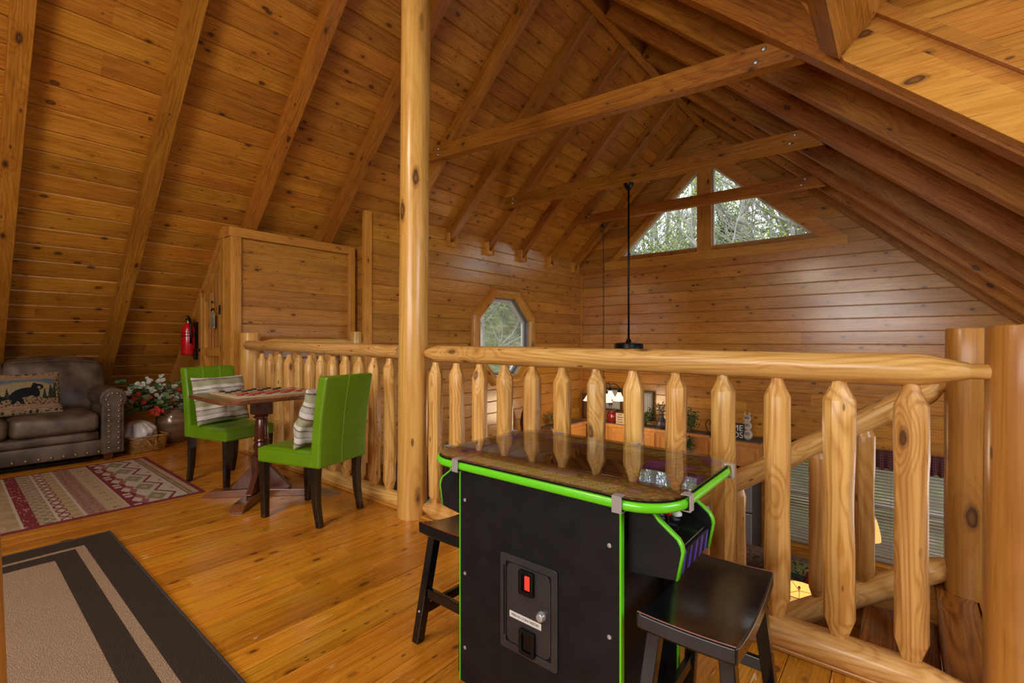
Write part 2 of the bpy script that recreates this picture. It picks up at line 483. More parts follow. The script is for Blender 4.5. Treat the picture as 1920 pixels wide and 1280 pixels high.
_pcache = {}
def plank_mesh(xa0, xb0, xa1, xb1, w, t, ch):
    """a board: local x along, y across, face at z=0; ends may be cut on a slant"""
    key = None
    if abs(xa0-xa1) < 1e-4 and abs(xb0-xb1) < 1e-4:
        L = round(xb0-xa0, 3); key = (L, round(w, 4), t, ch)
        if key in _pcache: return _pcache[key]
    g = 0.0016 if ch > 0.004 else 0.0010; d_ = min(0.014, t*0.5)
    prof = [(0, -t), (0, -d_), (g, -d_), (g, -ch), (g+ch, 0), (w-g-ch, 0), (w-g, -ch), (w-g, -d_), (w, -d_), (w, -t)]
    vs = []
    for side in (0, 1):
        for y, z in prof:
            f = y/w
            x = (xa0+(xa1-xa0)*f) if side == 0 else (xb0+(xb1-xb0)*f)
            vs.append((x, y, z))
    n = 10
    fs = [tuple(range(n)), tuple(range(2*n-1, n-1, -1))] + [(i, i+n, (i+1) % n+n, (i+1) % n) for i in range(n)]
    me = bpy.data.meshes.new('plank'); me.from_pydata(vs, [], fs)
    if key: _pcache[key] = me
    return me

def crossings(loops, y):
    xs = []
    for lp in loops:
        for i in range(len(lp)):
            (xa, ya), (xb, yb) = lp[i], lp[(i+1) % len(lp)]
            if (ya > y) != (yb > y): xs.append(xa+(y-ya)*(xb-xa)/(yb-ya))
    xs.sort()
    return list(zip(xs[0::2], xs[1::2]))

def boards(parent, O, U, V, loops, mat, w=BW, phase=0.0, seg=(2.0, 4.6), t=0.03, ch=0.009, name='plank', jit=0.0):
    """lays boards over the outline loops[0] minus the holes loops[1:]; U along, V across"""
    O = Vector(O); U = Vector(U).normalized(); V = Vector(V).normalized(); Nn = U.cross(V)
    rot = Matrix((U, V, Nn)).transposed().to_4x4()
    ymin = min(p[1] for p in loops[0]); ymax = max(p[1] for p in loops[0])
    k = math.floor((ymin-phase)/w)
    rnd = random.Random(int(1000*(abs(O.x)+abs(O.y)*3+ymax)))
    while phase+k*w < ymax-1e-4:
        y0 = max(ymin, phase+k*w); y1 = min(ymax, phase+(k+1)*w); k += 1
        if y1-y0 < 0.012: continue
        A = crossings(loops, y0+1e-4); B = crossings(loops, y1-1e-4)
        if len(A) != len(B):
            A = B = crossings(loops, (y0+y1)/2)
        for (a0, b0), (a1, b1) in zip(A, B):
            if max(b0-a0, b1-a1) < 0.03: continue
            lo = max(a0, a1); hi = min(b0, b1)
            cuts = []
            x = lo+rnd.uniform(0.5, seg[1])
            while x < hi-0.5:
                cuts.append(x); x += rnd.uniform(*seg)
            e0 = [a0]+cuts+[b0]; e1 = [a1]+cuts+[b1]
            for i in range(len(e0)-1):
                ox = min(e0[i], e1[i])
                me = plank_mesh(e0[i]-ox, e0[i+1]-ox, e1[i]-ox, e1[i+1]-ox, y1-y0, t, ch)
                if not me.materials: me.materials.append(mat)
                if me.materials[0] != mat:
                    me = me.copy(); me.materials.clear(); me.materials.append(mat)
                o = bpy.data.objects.new(name, me); COL.objects.link(o)
                m = rot.copy(); m.translation = O+U*ox+V*y0+Nn*(rnd.uniform(-jit, jit) if jit else 0)
                o.matrix_world = m
                o.parent = parent

# ---- far gable wall
def octa(cy, cz, r):
    q = r*math.tan(pi/8)
    return [(cy-r, cz-q), (cy-q, cz-r), (cy+q, cz-r), (cy+r, cz-q), (cy+r, cz+q), (cy+q, cz+r), (cy-q, cz+r), (cy-r, cz+q)]
gable = struct('wall_far')
TL = [(-4.45, 2.775), (-2.86, 2.775), (-2.86, 4.265)]
TRI = [(-2.60, 2.775), (-0.985, 2.775), (-2.60, 4.275)]
W1 = (-1.62, -0.72, -2.05, -0.50)
W2 = (-0.42, 1.10, -2.05, -0.50)
xe = 2.45
outer = [(XW-0.05, LOW), (xe, LOW), (xe, zr(xe)+0.04), (-2.7, 5.253+0.04), (XW-0.05, zl(XW)+0.04)]
holes = [[(a, b) for a, b in TL], [(a, b) for a, b in TRI]]
for x0, x1, z0, z1 in (W1, W2): holes.append([(x0, z0), (x1, z0), (x1, z1), (x0, z1)])
sh = lambda lp: [(a, b-LOW) for a, b in lp]
boards(gable, (0, YG, LOW), (1, 0, 0), (0, 0, 1), [sh(outer)]+[sh(h) for h in holes], PW, phase=(1.6933-LOW) % BW)

# ---- side wall with the octagon
OC, OZ = 6.22, 1.235
sidew = struct('wall_left')
outer = [(3.50, LOW), (YG, LOW), (YG, zl(XW)+0.03), (3.50, zl(XW)+0.03)]
W3 = (3.75, 5.15, -2.3, -0.55)
boards(sidew, (XW, 0, LOW), (0, 1, 0), (0, 0, 1), [sh(outer), sh(octa(OC, OZ, 0.70)), sh([(W3[0], W3[2]), (W3[1], W3[2]), (W3[1], W3[3]), (W3[0], W3[3])])], PW, phase=(1.8991-LOW) % BW)

# ---- closet: side wall (runs on down to the great room) and front wall
XC = -5.58
closet = struct('wall_closet_side')
boards(closet, (XC, 0, LOW), (0, 1, 0), (0, 0, 1), [sh([(2.02, LOW), (3.9, LOW), (3.9, 2.285), (2.02, 2.285)])], PW, phase=(1.7354-LOW) % BW, seg=(6, 9))
MB().box(-0.03, 0.035, 2.0, 2.085, 0.0, 2.285).build('corner_board', PTRZ, closet, bevel=0.004, loc=(XC, 0, 0))
MB().box(-0.03, 0.045, 1.96, 3.46, 2.285, 2.385).build('cap_board', PTRY, closet, bevel=0.004, loc=(XC, 0, 0))
MB().box(0.0, 0.06, 3.38, 3.455, 0.0, 2.36).build('corner_board', PTRZ, closet, bevel=0.004, loc=(XC, 0, 0))
jog = struct('wall_jog')
boards(jog, (XC-0.05, 3.52, LOW), (1, 0, 0), (0, 0, 1), [[(0, 0), (0.34, 0), (0.34, 5.1), (0, 5.1)]], PW, seg=(3, 4))
MB().box(XW-0.03, XW+0.03, 3.43, 3.535, -0.4, zl(XW)-0.02).build('trim_1', PTRZ, None, bevel=0.004)['kind'] = 'structure'
MB().box(XC-0.5, XC+0.0, 2.0, 3.5, 2.33, 2.37).build('closet_lid', PTR, closet)
MB().box(XW-0.012, XW+0.034, YG-0.034, YG+0.01, -0.45, 2.55).build('trim_2', PTRZ, None, bevel=0.004)['kind'] = 'structure'

cfront = struct('wall_closet_front')
YC = 2.0
xf = lambda z: -2.8+(z-5.16)/K
zt = zl(XC)-0.13
boards(cfront, (0, YC, 0), (1, 0, 0), (0, 0, 1), [[(xf(0)-0.02, 0), (-6.50, 0), (-6.50, zl(-6.5)+0.02)]], PW, seg=(4, 5))
# front casing of the closet, jambs and head that follows the roof
c = struct('trim_3')
MB().box(-6.50, -6.42, YC-0.035, YC+0.03, 0, zl(-6.46)-0.01).build('jamb', PTRZ, c, bevel=0.003)
MB().box(-5.80, -5.72, YC-0.035, YC+0.03, 0, 2.30).build('jamb', PTRZ, c, bevel=0.003)
MB().box(-5.72, XC+0.03, YC-0.02, YC+0.03, 0, 2.285).build('post_board', PTRZ, c, bevel=0.003)
MB().box(-5.86, XC-0.02, YC-0.04, YC+0.02, 2.285, 2.385).build('head_board', PTR, c, bevel=0.003)
MB().prism([(-8.1, zl(-8.1)-0.12), (-5.75, zl(-5.75)-0.12), (-5.75, zl(-5.75)+0.0), (-8.1, zl(-8.1)+0.0)], YC-0.03, YC+0.03, lambda x, y, t: (x, t, y)).build('rake_board', PTR, c, bevel=0.003)

# ---- closet door: vertical boards with rails and a slanted top
d = struct('door_1')
xs0, xs1 = -6.42, -5.80
n = 5; wd = (xs1-xs0-0.16)/n
for i in range(n):
    x0 = xs0+0.08+i*wd; x1 = x0+wd
    MB().prism([(x0+0.003, 0.12), (x1-0.003, 0.12), (x1-0.003, zl(x1)-0.22), (x0+0.003, zl(x0)-0.22)], YC+0.008, YC+0.03, lambda x, y, t: (x, t, y)).build('plank', PWZ, d, bevel=0.004)
for x0, x1 in ((xs0, xs0+0.08), (xs1-0.08, xs1)):
    MB().prism([(x0, 0.02), (x1, 0.02), (x1, zl(x1)-0.13), (x0, zl(x0)-0.13)], YC-0.02, YC+0.03, lambda x, y, t: (x, t, y)).build('stile', PTRZ, d, bevel=0.004)
for z0, z1 in ((0.02, 0.14), (0.98, 1.08)):
    MB().box(xs0+0.08, xs1-0.08, YC-0.02, YC+0.03, z0, z1).build('rail', PTR, d, bevel=0.004)
MB().prism([(xs0+.08, zl(xs0+.08)-0.25), (xs1-.08, zl(xs1-.08)-0.25), (xs1-.08, zl(xs1-.08)-0.13), (xs0+.08, zl(xs0+.08)-0.13)], YC-0.02, YC+0.03, lambda x, y, t: (x, t, y)).build('rail', PTR, d, bevel=0.004)
a = Vector((xs0+0.10, YC-0.006, 0.98)); b = Vector((xs1-0.10, YC-0.006, 0.16))
MB().beam(a, b, 0.03, 0.07, up=(0, -1, 0)).build('brace', PTR, d)
for z in (1.50, 0.35):
    MB().box(xs1-0.02, xs1+0.008, YC-0.048, YC-0.018, z-0.05, z+0.05).build('hinge', BLACKM, d, bevel=0.002)
h = MB().lathe([(0.014, 0), (0.014, 0.015), (0.006, 0.02), (0.006, 0.05)], 14).build('door_handle', BLACKM, d, smooth=True)
h.matrix_world = Matrix.Translation((xs0-0.02, YC-0.03, 1.05)) @ Matrix.Rotation(pi/2, 4, 'X')
MB().box(-6.60, -6.55, YC-0.06, YC-0.03, 0.93, 1.06).box(-6.60, -6.42, YC-0.07, YC-0.055, 1.04, 1.065).build('latch', BLACKM, d, bevel=0.003)

# ---- knee wall at the foot of the roof, behind the sofa
XK = -7.98
knee = struct('wall_knee')
boards(knee, (XK, -3.2, 0), (0, 1, 0), (0, 0, 1), [[(0, 0), (5.2, 0), (5.2, 0.36), (0, 0.36)]], PW, phase=0.0, seg=(3, 5))

# ---- ceiling, left slope
nn = sqrt(1+K*K)
cl = struct('ceiling')
boards(cl, (-2.7, 8.80, 5.253), (0, -1, 0), (-1/nn, 0, -K/nn), [[(0, -0.0), (11.9, 0), (11.9, 7.9), (5.1, 7.9), (5.1, 3.62), (0, 3.62)]], PR, phase=5.1017 % BW, seg=(2.4, 4.9))
# ---- ceiling, right slope, with the dormer opening
cr_ = struct('ceiling')
YD = 3.14                       # far side of the dormer opening
XH = -0.30                      # its header
s0 = (XH+2.7)*nn
boards(cr_, (-2.7, -3.1, 5.253), (0, 1, 0), (1/nn, 0, -K/nn), [[(0, 0), (11.9, 0), (11.9, 7.1), (0, 7.1)], [(1.9, s0), (YD+3.1, s0), (YD+3.1, 7.2), (1.9, 7.2)]], PR, phase=0.1, seg=(3.2, 5.9))

def rafter(parent, y1, w, x0, x1, xr, zb, k, depth, cut=None):
    """rafter between x0 and x1; zb = height of its lower edge at x=xr; y1 = far side; depth square to the roof"""
    s = 1 if k > 0 else -1      # k = dz/dx of the slope
    n_ = sqrt(1+k*k)
    zA = zb+k*(x0-xr); zB = zb+k*(x1-xr)
    L = sqrt((x1-x0)**2+(zB-zA)**2)
    U = Vector(((x1-x0)/L, 0, (zB-zA)/L))
    up = Vector((-U.z, 0, U.x))
    if up.z < 0: up = -up
    m = Matrix((U, up.cross(U), up)).transposed().to_4x4()
    e0, e1 = (cut or (0, 0))
    tw = up.x/ max(1e-6, abs(U.x))  # plumb cut shift
    mb = MB(); vs = []
    for x, c_ in ((0, e0), (L, e1)):
        for y in (-w/2, w/2):
            for z in (0, depth):
                vs.append((x-(c_*z*up.x/U.x), y, z))
    mb.add(vs, [(0,1,3,2),(4,6,7,5),(0,4,5,1),(2,3,7,6),(0,2,6,4),(1,5,7,3)])
    o = mb.build('rafter', PT, parent, bevel=0.004)
    m.translation = Vector((x0, y1-w/2, zA))
    o.matrix_world = m
    return o

RY = [-2.35, -1.42, -0.50, 0.41, 1.31, 2.255, 3.15, 4.095, 4.98, 5.84, 6.72, 7.60, 8.48]
for i, y in enumerate(RY):
    if y < 2.0: rafter(cl, y, 0.118, -2.76, -8.0, -2.7, 5.063, K, 0.15)
    elif y < 3.5: rafter(cl, y, 0.118, -2.76, -6.2, -2.7, 5.063, K, 0.15)
    else: rafter(cl, y, 0.118, -2.76, XW, -2.7, 5.063, K, 0.15, cut=(0, 1))
    if y > 3.5:
        zb = 5.063+K*(XW+2.7)
        for yy in (y-0.118-0.028, y+0.004):
            MB().box(XW, XW+0.085, yy, yy+0.024, zb-0.07, zb+0.13).build('rafter_bracket', PTRZ, cl, bevel=0.002)
        MB().box(XW, XW+0.06, y-0.118, y, zb-0.07, zb-0.005).build('rafter_bracket', PTRZ, cl, bevel=0.002)
RYR = [(3.34, .13), (4.12, .12), (5.03, .12), (6.03, .12), (6.90, .12), (7.75, .12), (8.52, .12)]
KR = 0.94
for y, w in RYR: rafter(cr_, y, w, -2.66, 2.45, -2.7, 4.96, -KR, 0.235)
for y in (-0.50, 0.41, 1.31, 2.255): rafter(cr_, y, 0.118, -2.66, XH-0.05, -2.7, 4.96, -KR, 0.235)
for y in (-1.42, -2.35): rafter(cr_, y, 0.118, -2.66, 2.45, -2.7, 4.96, -KR, 0.235)
# ridge beam
rb = MB().box(0, 12.0, -0.055, 0.055, 0, 0.34).build('trim_4', PT, None, bevel=0.004)
rb['kind'] = 'structure'
rb.matrix_world = Matrix.Translation((-2.705, -3.2, 4.94)) @ Matrix.Rotation(pi/2, 4, 'Z')
# rake boards that meet the gable
for k, x0, x1, zb in ((K, -2.76, XW, 5.063), (-KR, -2.66, 2.4, 4.97)):
    pass

# ---- dormer: trimmers, header, cheek wall, sloped ceiling, side walls and window
dm = struct('dormer')
zlow = lambda x: 4.96-KR*(x+2.7)
def strip(y0, y1, a, b, mat, name='trimmer'):
    o = MB().prism([(XH+0.06, zlow(XH+0.06)+a), (2.40, zlow(2.40)+a), (2.40, zlow(2.40)+b), (XH+0.06-b*0.9+a*0.9, zlow(XH+0.06)+b+(b-a)*0.85)], 0, y1-y0, lambda x, y, t: (x-XH, t, y-2.5)).build(name, mat, dm, bevel=0.003)
    o.location = (XH, y0, 2.5)
strip(3.105, 3.205, 0.02, 0.245, PTR)
strip(3.135, 3.205, 0.245, 0.345, PTR)
strip(3.10, 3.205, 0.345, 0.42, PTR)
ck = [(XH, 0), (2.4, 0), (2.4, 3.0), (XH, 3.3)]
boards(dm, (0, 3.17, 0), (1, 0, 0), (0, 0, 1), [[(XH, zlow(XH)+0.3), (2.4, zlow(2.4)+0.3), (2.4, 2.98), (XH, 3.32)]], PTR, phase=0.05, seg=(2, 3))
boards(dm, (2.4, -1.2, 0), (-1, 0, 0), (0, 0, 1), [[(0, zlow(2.4)+0.3), (2.7, zlow(XH)+0.3), (2.7, 3.32), (0, 2.98)]], PTR, phase=0.05, seg=(2, 3))
hd = MB().box(-1.2, 3.10, -0.06, 0.06, 0, 0.20).build('header', PT, dm, bevel=0.004)
ang = math.atan(KR)
U = Vector((0, 1, 0)); up = Vector((sin(ang), 0, cos(ang))); m = Matrix((U, up.cross(U), up)).transposed().to_4x4(); m.translation = Vector((XH-0.005, 0, zlow(XH-0.005)+0.01)); hd.matrix_world = m
h2 = MB().box(-1.2, 3.12, -0.05, 0.03, 0.20, 0.62).build('header', PTR, dm, bevel=0.004)
h2.matrix_world = m.copy()
boards(dm, (XH-0.1, -1.25, 3.34), (0, 1, 0), (1, 0, -0.126), [[(0, 0), (4.5, 0), (4.5, 2.85), (0, 2.85)]], PTR, phase=0, seg=(2, 3))
o = MB().box(-0.05, 0.05, 0, 0.10, -0.02, 0.5).build('ceiling_block', PT, dm, bevel=0.003); o.location = (0.20, 2.95, 2.83)
dw = struct('window_5')
MB().box(2.40, 2.46, -1.2, 0.05, 0.3, 3.0).box(2.40, 2.46, 2.55, 3.2, 0.3, 3.0).box(2.40, 2.46, 0.05, 2.55, 0.3, 1.25).box(2.40, 2.46, 0.05, 2.55, 2.75, 3.0).build('window_wall', PW, dw)
MB().box(2.42, 2.43, 0.05, 2.55, 1.25, 2.75).build('pane', GLASS, dw)

# ---- right wall, rear wall, added light stop under the loft (mostly out of view)
rw = struct('wall_right')
boards(rw, (2.42, YG, LOW), (0, -1, 0), (0, 0, 1), [[(0, 0), (11.9, 0), (11.9, 3.2), (0, 3.2)]], PW, seg=(4, 6))
bw = struct('wall_back')
boards(bw, (2.5, -3.1, 0), (-1, 0, 0), (0, 0, 1), [[(0, 0), (10.9, 0), (5.2, 5.3), (0, 0.6)]], PW, seg=(4, 6))
ub = struct('wall_added_lower')  # added unseen wall, closes off the room under the loft to save light
boards(ub, (2.5, 1.2, LOW), (-1, 0, 0), (0, 0, 1), [[(0, 0), (8.3, 0), (8.3, 2.4), (0, 2.4)]], PW, seg=(4, 6))

# ---- loft floor: boards that run along the ridge direction, nosing, soffit and fascia
fl = struct('floor')
YE = 2.13
boards(fl, (1.0, -3.1, 0), (0, 1, 0), (-1, 0, 0), [[(0, 0), (YE+3.1, 0), (YE+3.1, 9.0), (0, 9.0)]], PF, w=0.132, seg=(1.6, 3.6), t=0.03, ch=0.0022)
boards(fl, (2.4, -3.1, 0), (0, 1, 0), (-1, 0, 0), [[(0, 0), (6.15, 0), (6.15, 1.4), (0, 1.4)]], PF, w=0.132, seg=(1.6, 3.6), t=0.03, ch=0.0022)
nos = MB().box(-7.95, 0.13, 0, 0.09, 0.0, 0.018).build('nosing', PTR, fl, bevel=0.006); nos.location = (0, YE-0.15, 0)
MB().box(-7.95, 0.2, YE-0.02, YE+0.03, -0.30, -0.005).build('fascia', PTR, fl)
MB().box(-8.2, 2.4, 1.2, YE, -0.34, -0.03).build('soffit', PTR, fl)
MB().box(0.15, 2.4, YE, 3.06, -0.34, -0.03).build('soffit', PTR, fl)
gf = struct('floor_lower')
boards(gf, (2.42, 1.2, LOW), (0, 1, 0), (-1, 0, 0), [[(0, 0), (7.6, 0), (7.6, 8.2), (0, 8.2)]], PF, w=0.264, seg=(3, 6), t=0.03)

# ================================================================ windows
SASH = plain('window_sash_vinyl', (0.62, 0.60, 0.55), 0.4)
ALU = plain('window_alu', (0.30, 0.32, 0.34), 0.35, metal=0.5)
def tri_window(name, T):
    w = struct(name)
    C = Vector((sum(p[0] for p in T)/3, 0, sum(p[1] for p in T)/3))
    def inset(d):
        out = []
        n = len(T)
        # offset lines inwards
        ls = []
        for i in range(n):
            a = Vector(T[i]); b = Vector(T[(i+1) % n]); e = (b-a).normalized(); q = Vector((-e.y, e.x))
            if (Vector((C.x, C.z))-a).dot(q) < 0: q = -q
            ls.append((a+q*d, e))
        for i in range(n):
            (p1, e1), (p2, e2) = ls[i-1], ls[i]
            den = e1.x*e2.y-e1.y*e2.x
            t = ((p2-p1).x*e2.y-(p2-p1).y*e2.x)/den
            out.append(p1+e1*t)
        return out
    def ring(d0, d1, ya, yb, nm, mat):
        A = inset(d0); B = inset(d1); n = len(A)
        for i in range(n):
            j = (i+1) % n
            P = [A[i], A[j], B[j], B[i]]
            MB().prism([(p.x, p.y) for p in P], ya, yb, lambda x, y, t: (x, t, y)).build(nm, mat, w)
    ring(-0.012, 0.0, YG-0.012, YG+0.17, 'reveal', PTR)
    ring(0.0, 0.022, YG+0.05, YG+0.10, 'sash', SASH)
    B = inset(0.02)
    MB().prism([(p.x, p.y) for p in B], YG+0.07, YG+0.076, lambda x, y, t: (x, t, y)).build('pane', GLASS, w)
    return w
tri_window('window_1', TL)
tri_window('window_2', TRI)
tr = struct('trim_5')
# casing boards around the pair of triangles
MB().box(0, 4.10, -0.028, 0.0, 0, 0.16).build('casing', PTR, tr, bevel=0.004, loc=(-4.72, YG, 2.615))
MB().box(0, 0.25, -0.028, 0.01, 0, 1.62).build('mullion', PTRZ, tr, bevel=0.004, loc=(-2.855, YG, 2.77))
for P_ in ([(-4.47, 2.775), (-2.86, 4.285), (-2.86, 4.41), (-4.605, 2.775)], [(-2.60, 4.29), (-0.97, 2.775), (-0.655, 2.775), (-2.60, 4.585)]):
    MB().prism(P_, YG-0.030, YG+0.005, lambda x, y, t: (x, t, y)).build('casing', PTR, tr, bevel=0.004)

# octagonal window
REV = plain('window_reveal', (0.16, 0.14, 0.12), 0.5)
ow = struct('window_3')
def octring(r0, r1, xa, xb, nm, mat, rounded=False):
    A = octa(OC, OZ, r0); B = octa(OC, OZ, r1)
    for i in range(8):
        j = (i+1) % 8
        if not rounded:
            MB().prism([A[i], A[j], B[j], B[i]], xa, xb, lambda x, y, t: (t, x, y)).build(nm, mat, ow)
        else:
            n = 8; vs = []; fs = []
            for k in range(n+1):
                a = pi*k/n; f = 0.5-0.5*cos(a); dx = sin(a)*(xb-xa)
                for P, Q in ((A[i], B[i]), (A[j], B[j])):
                    vs.append((xa+dx, P[0]+(Q[0]-P[0])*f, P[1]+(Q[1]-P[1])*f))
            for k in range(n): fs.append((2*k, 2*k+1, 2*k+3, 2*k+2))
            fs.append(tuple(range(0, 2*n+2, 2))); fs.append(tuple(range(1, 2*n+2, 2)))
            c_ = Vector((xa, (A[i][0]+A[j][0])/2, (A[i][1]+A[j][1])/2))
            o = MB().add([tuple(Vector(v)-c_) for v in vs], fs).build(nm, PTR2, ow, auto=50)
            e = Vector((0, A[j][0]-A[i][0], A[j][1]-A[i][1])).normalized()
            # local x along the piece so that its grain follows it
            X = e; Y_ = Vector((1, 0, 0)); Z_ = X.cross(Y_)
            m = Matrix((X, Y_, Z_)).transposed()
            o.data.transform(m.transposed().to_4x4())
            mm = m.to_4x4(); mm.translation = c_; o.matrix_world = mm
PTR2 = PTR
octring(0.655, 0.835, XW-0.01, XW+0.085, 'casing', PTR, True)
octring(0.655, 0.70, XW-0.16, XW, 'reveal', REV)
octring(0.60, 0.656, XW-0.13, XW-0.09, 'sash', SASH)
octring(0.64, 0.656, XW-0.09, XW-0.07, 'bead', ALU)
MB().prism(octa(OC, OZ, 0.61), XW-0.115, XW-0.109, lambda x, y, t: (t, x, y)).build('pane', GLASS, ow)

# lower windows with blinds, behind the stair; the valances are things of their own
BLIND = plain('blind_slat', (0.24, 0.16, 0.09), 0.5)
def low_window(name, x0, x1, z0, z1, n):
    w = struct(name)
    for a, b, c_, d_ in ((x0-0.09, x0, z0-0.09, z1+0.09), (x1, x1+0.09, z0-0.09, z1+0.09)):
        MB().box(a, b, YG-0.025, YG+0.02, c_, d_).build('casing', PTR, w, bevel=0.003)
    for a, b in ((z0-0.09, z0), (z1, z1+0.09)):
        MB().box(x0, x1, YG-0.025, YG+0.02, a, b).build('casing', PTR, w, bevel=0.003)
    zm = (z0+z1)/2
    for a, b in ((x0, x0+0.05), (x1-0.05, x1)): MB().box(a, b, YG+0.03, YG+0.08, z0, z1).build('sash', SASH, w)
    for a, b in ((z0, z0+0.05), (zm-0.03, zm+0.03), (z1-0.05, z1)): MB().box(x0, x1, YG+0.03, YG+0.08, a, b).build('sash', SASH, w)
    MB().box(x0, x1, YG+0.055, YG+0.06, z0, z1).build('pane', GLASS, w)
    return w
bl_me = None
def blinds(x0, x1, z0, z1, label, y=YG-0.05):
    t = thing('window_blind', label, 'blind', ((x0+x1)/2, y, z1), 0, None)
    n = int((z1-z0-0.06)/0.045); wd = x1-x0
    me = MB().box(-wd/2, wd/2, -0.0225, 0.0225, -0.0015, 0.0015).mesh('slat'); me.materials.append(BLIND)
    for i in range(n): link_mesh('slat', me, t, (0, 0, -0.07-0.045*i), (radians(20), 0, 0))
    MB().box(-wd/2, wd/2, -0.025, 0.02, -0.05, 0).build('head_rail', BLIND, t)
    MB().box(-wd/2, wd/2, -0.02, 0.02, z0-z1-0.0, z0-z1+0.018).build('bottom_rail', BLIND, t)
    for x in (-wd*0.3, wd*0.3): MB().box(x-0.002, x+0.002, -0.03, -0.026, z0-z1, 0).build('cord', BLIND, t)
    return t
low_window('window_4', *W1, 0)
low_window('window_6', *W2, 0)
blinds(W1[0], W1[1], W1[2], W1[3], 'wooden slat blind at the narrower window, next to the kitchen cabinets')
blinds(W2[0], W2[1], W2[2], W2[3], 'wooden slat blind at the wide window behind the amber lamp')
w = struct('window_7')
for a, b, c_, d_ in ((W3[0]-.08, W3[0], W3[2]-.08, W3[3]+.08), (W3[1], W3[1]+.08, W3[2]-.08, W3[3]+.08), (W3[0], W3[1], W3[2]-.08, W3[2]), (W3[0], W3[1], W3[3], W3[3]+.08)):
    MB().box(XW-0.02, XW+0.025, a, b, c_, d_).build('casing', PTR, w, bevel=0.003)
MB().box(XW-0.06, XW-0.055, W3[0], W3[1], W3[2], W3[3]).build('pane', GLASS, w)
t = thing('window_blind', 'slat blind at the side window seen low beside the center post', 'blind', (XW+0.06, (W3[0]+W3[1])/2, W3[3]))
wd = W3[1]-W3[0]
me = MB().box(-0.0225, 0.0225, -wd/2, wd/2, -0.0015, 0.0015).mesh('slat'); me.materials.append(BLIND)
for i in range(34): link_mesh('slat', me, t, (0, 0, -0.07-0.05*i), (0, radians(24), 0))
MB().box(-0.02, 0.02, -wd/2, wd/2, -0.05, 0).build('head_rail', BLIND, t)

# plaid valances
m, nt, b = newmat('plaid_cloth'); N = nt.nodes; L = nt.links
tc = N.new('ShaderNodeTexCoord'); sp = N.new('ShaderNodeSeparateXYZ'); L.new(tc.outputs['UV'], sp.inputs[0])
def stripe(o_, f_):
    a_ = N.new('ShaderNodeMath'); a_.operation = 'MULTIPLY'; a_.inputs[1].default_value = f_; L.new(o_, a_.inputs[0])
    b_ = N.new('ShaderNodeMath'); b_.operation = 'FRACT'; L.new(a_.outputs[0], b_.inputs[0])
    c_ = N.new('ShaderNodeMath'); c_.operation = 'GREATER_THAN'; c_.inputs[1].default_value = 0.5; L.new(b_.outputs[0], c_.inputs[0]); return c_.outputs[0]
a_ = N.new('ShaderNodeMath'); a_.operation = 'ADD'; L.new(stripe(sp.outputs[0], 1), a_.inputs[0]); L.new(stripe(sp.outputs[1], 1), a_.inputs[1])
rp = N.new('ShaderNodeValToRGB'); rp.color_ramp.interpolation = 'CONSTANT'
rp.color_ramp.elements[0].color = (0.13, 0.045, 0.035, 1); rp.color_ramp.elements[1].position = 0.3; rp.color_ramp.elements[1].color = (0.075, 0.012, 0.016, 1)
e = rp.color_ramp.elements.new(0.8); e.color = (0.012, 0.012, 0.03, 1)
dv = N.new('ShaderNodeMath'); dv.operation = 'DIVIDE'; dv.inputs[1].default_value = 2.0; L.new(a_.outputs[0], dv.inputs[0]); L.new(dv.outputs[0], rp.inputs[0]); L.new(rp.outputs[0], b.inputs['Base Color'])
b.inputs['Roughness'].default_value = 0.9
PLAID = m
def valance(p0, p1, z1, h, label, depth=0.035, off=(0, -1)):
    L_ = sqrt((p1[0]-p0[0])**2+(p1[1]-p0[1])**2); e = ((p1[0]-p0[0])/L_, (p1[1]-p0[1])/L_)
    nu = int(L_/0.012)
    def fn(u, v):
        s = u*L_; d_ = depth*(0.5+0.5*sin(s*75+sin(s*9)*1.5))*(0.3+0.7*v)+0.02
        ruf = 0.012*sin(s*60)*v
        return (e[0]*s+off[0]*d_, e[1]*s+off[1]*d_, -h*v+ruf)
    o = MB().grid(fn, nu, 10).build('valance', PLAID, None, smooth=True, fix=False)
    me = o.data; uv = me.uv_layers.new(name='UVMap')
    for p in me.polygons:
        for li in p.loop_indices:
            vi = me.loops[li].vertex_index; j = vi//(nu+1); i = vi % (nu+1)
            uv.data[li].uv = (i*L_/nu/0.035*1.6, j/10*h/0.035)
    o.location = (p0[0], p0[1], z1)
    md = o.modifiers.new('thick', 'SOLIDIFY'); md.thickness = 0.003
    tag(o, label, 'valance')
valance((W1[0]-0.08, YG-0.09), (W1[1]+0.08, YG-0.09), W1[3]+0.09, 0.27, 'dark plaid valance over the narrower blind, next to the kitchen cabinets')
valance((W2[0]-0.08, YG-0.09), (W2[1]+0.08, YG-0.09), W2[3]+0.09, 0.27, 'dark plaid valance over the wide window behind the amber lamp')
valance((XW+0.10, W3[0]-0.08), (XW+0.10, W3[1]+0.08), W3[3]+0.09, 0.62, 'red and navy plaid valance seen low beside the center post', off=(1, 0))
# ================================================================ logs: railings, posts, tie beams, stair
def lump(seed, amt):
    def f(a, z):
        p = Vector((cos(a)*1.3+seed*3.7, sin(a)*1.3, z*3.0))
        q = Vector((cos(a)*3.0+seed*5.1, sin(a)*3.0, z*7.0))
        return 1+amt*noise.noise(p)+amt*0.4*noise.noise(q)
    return f

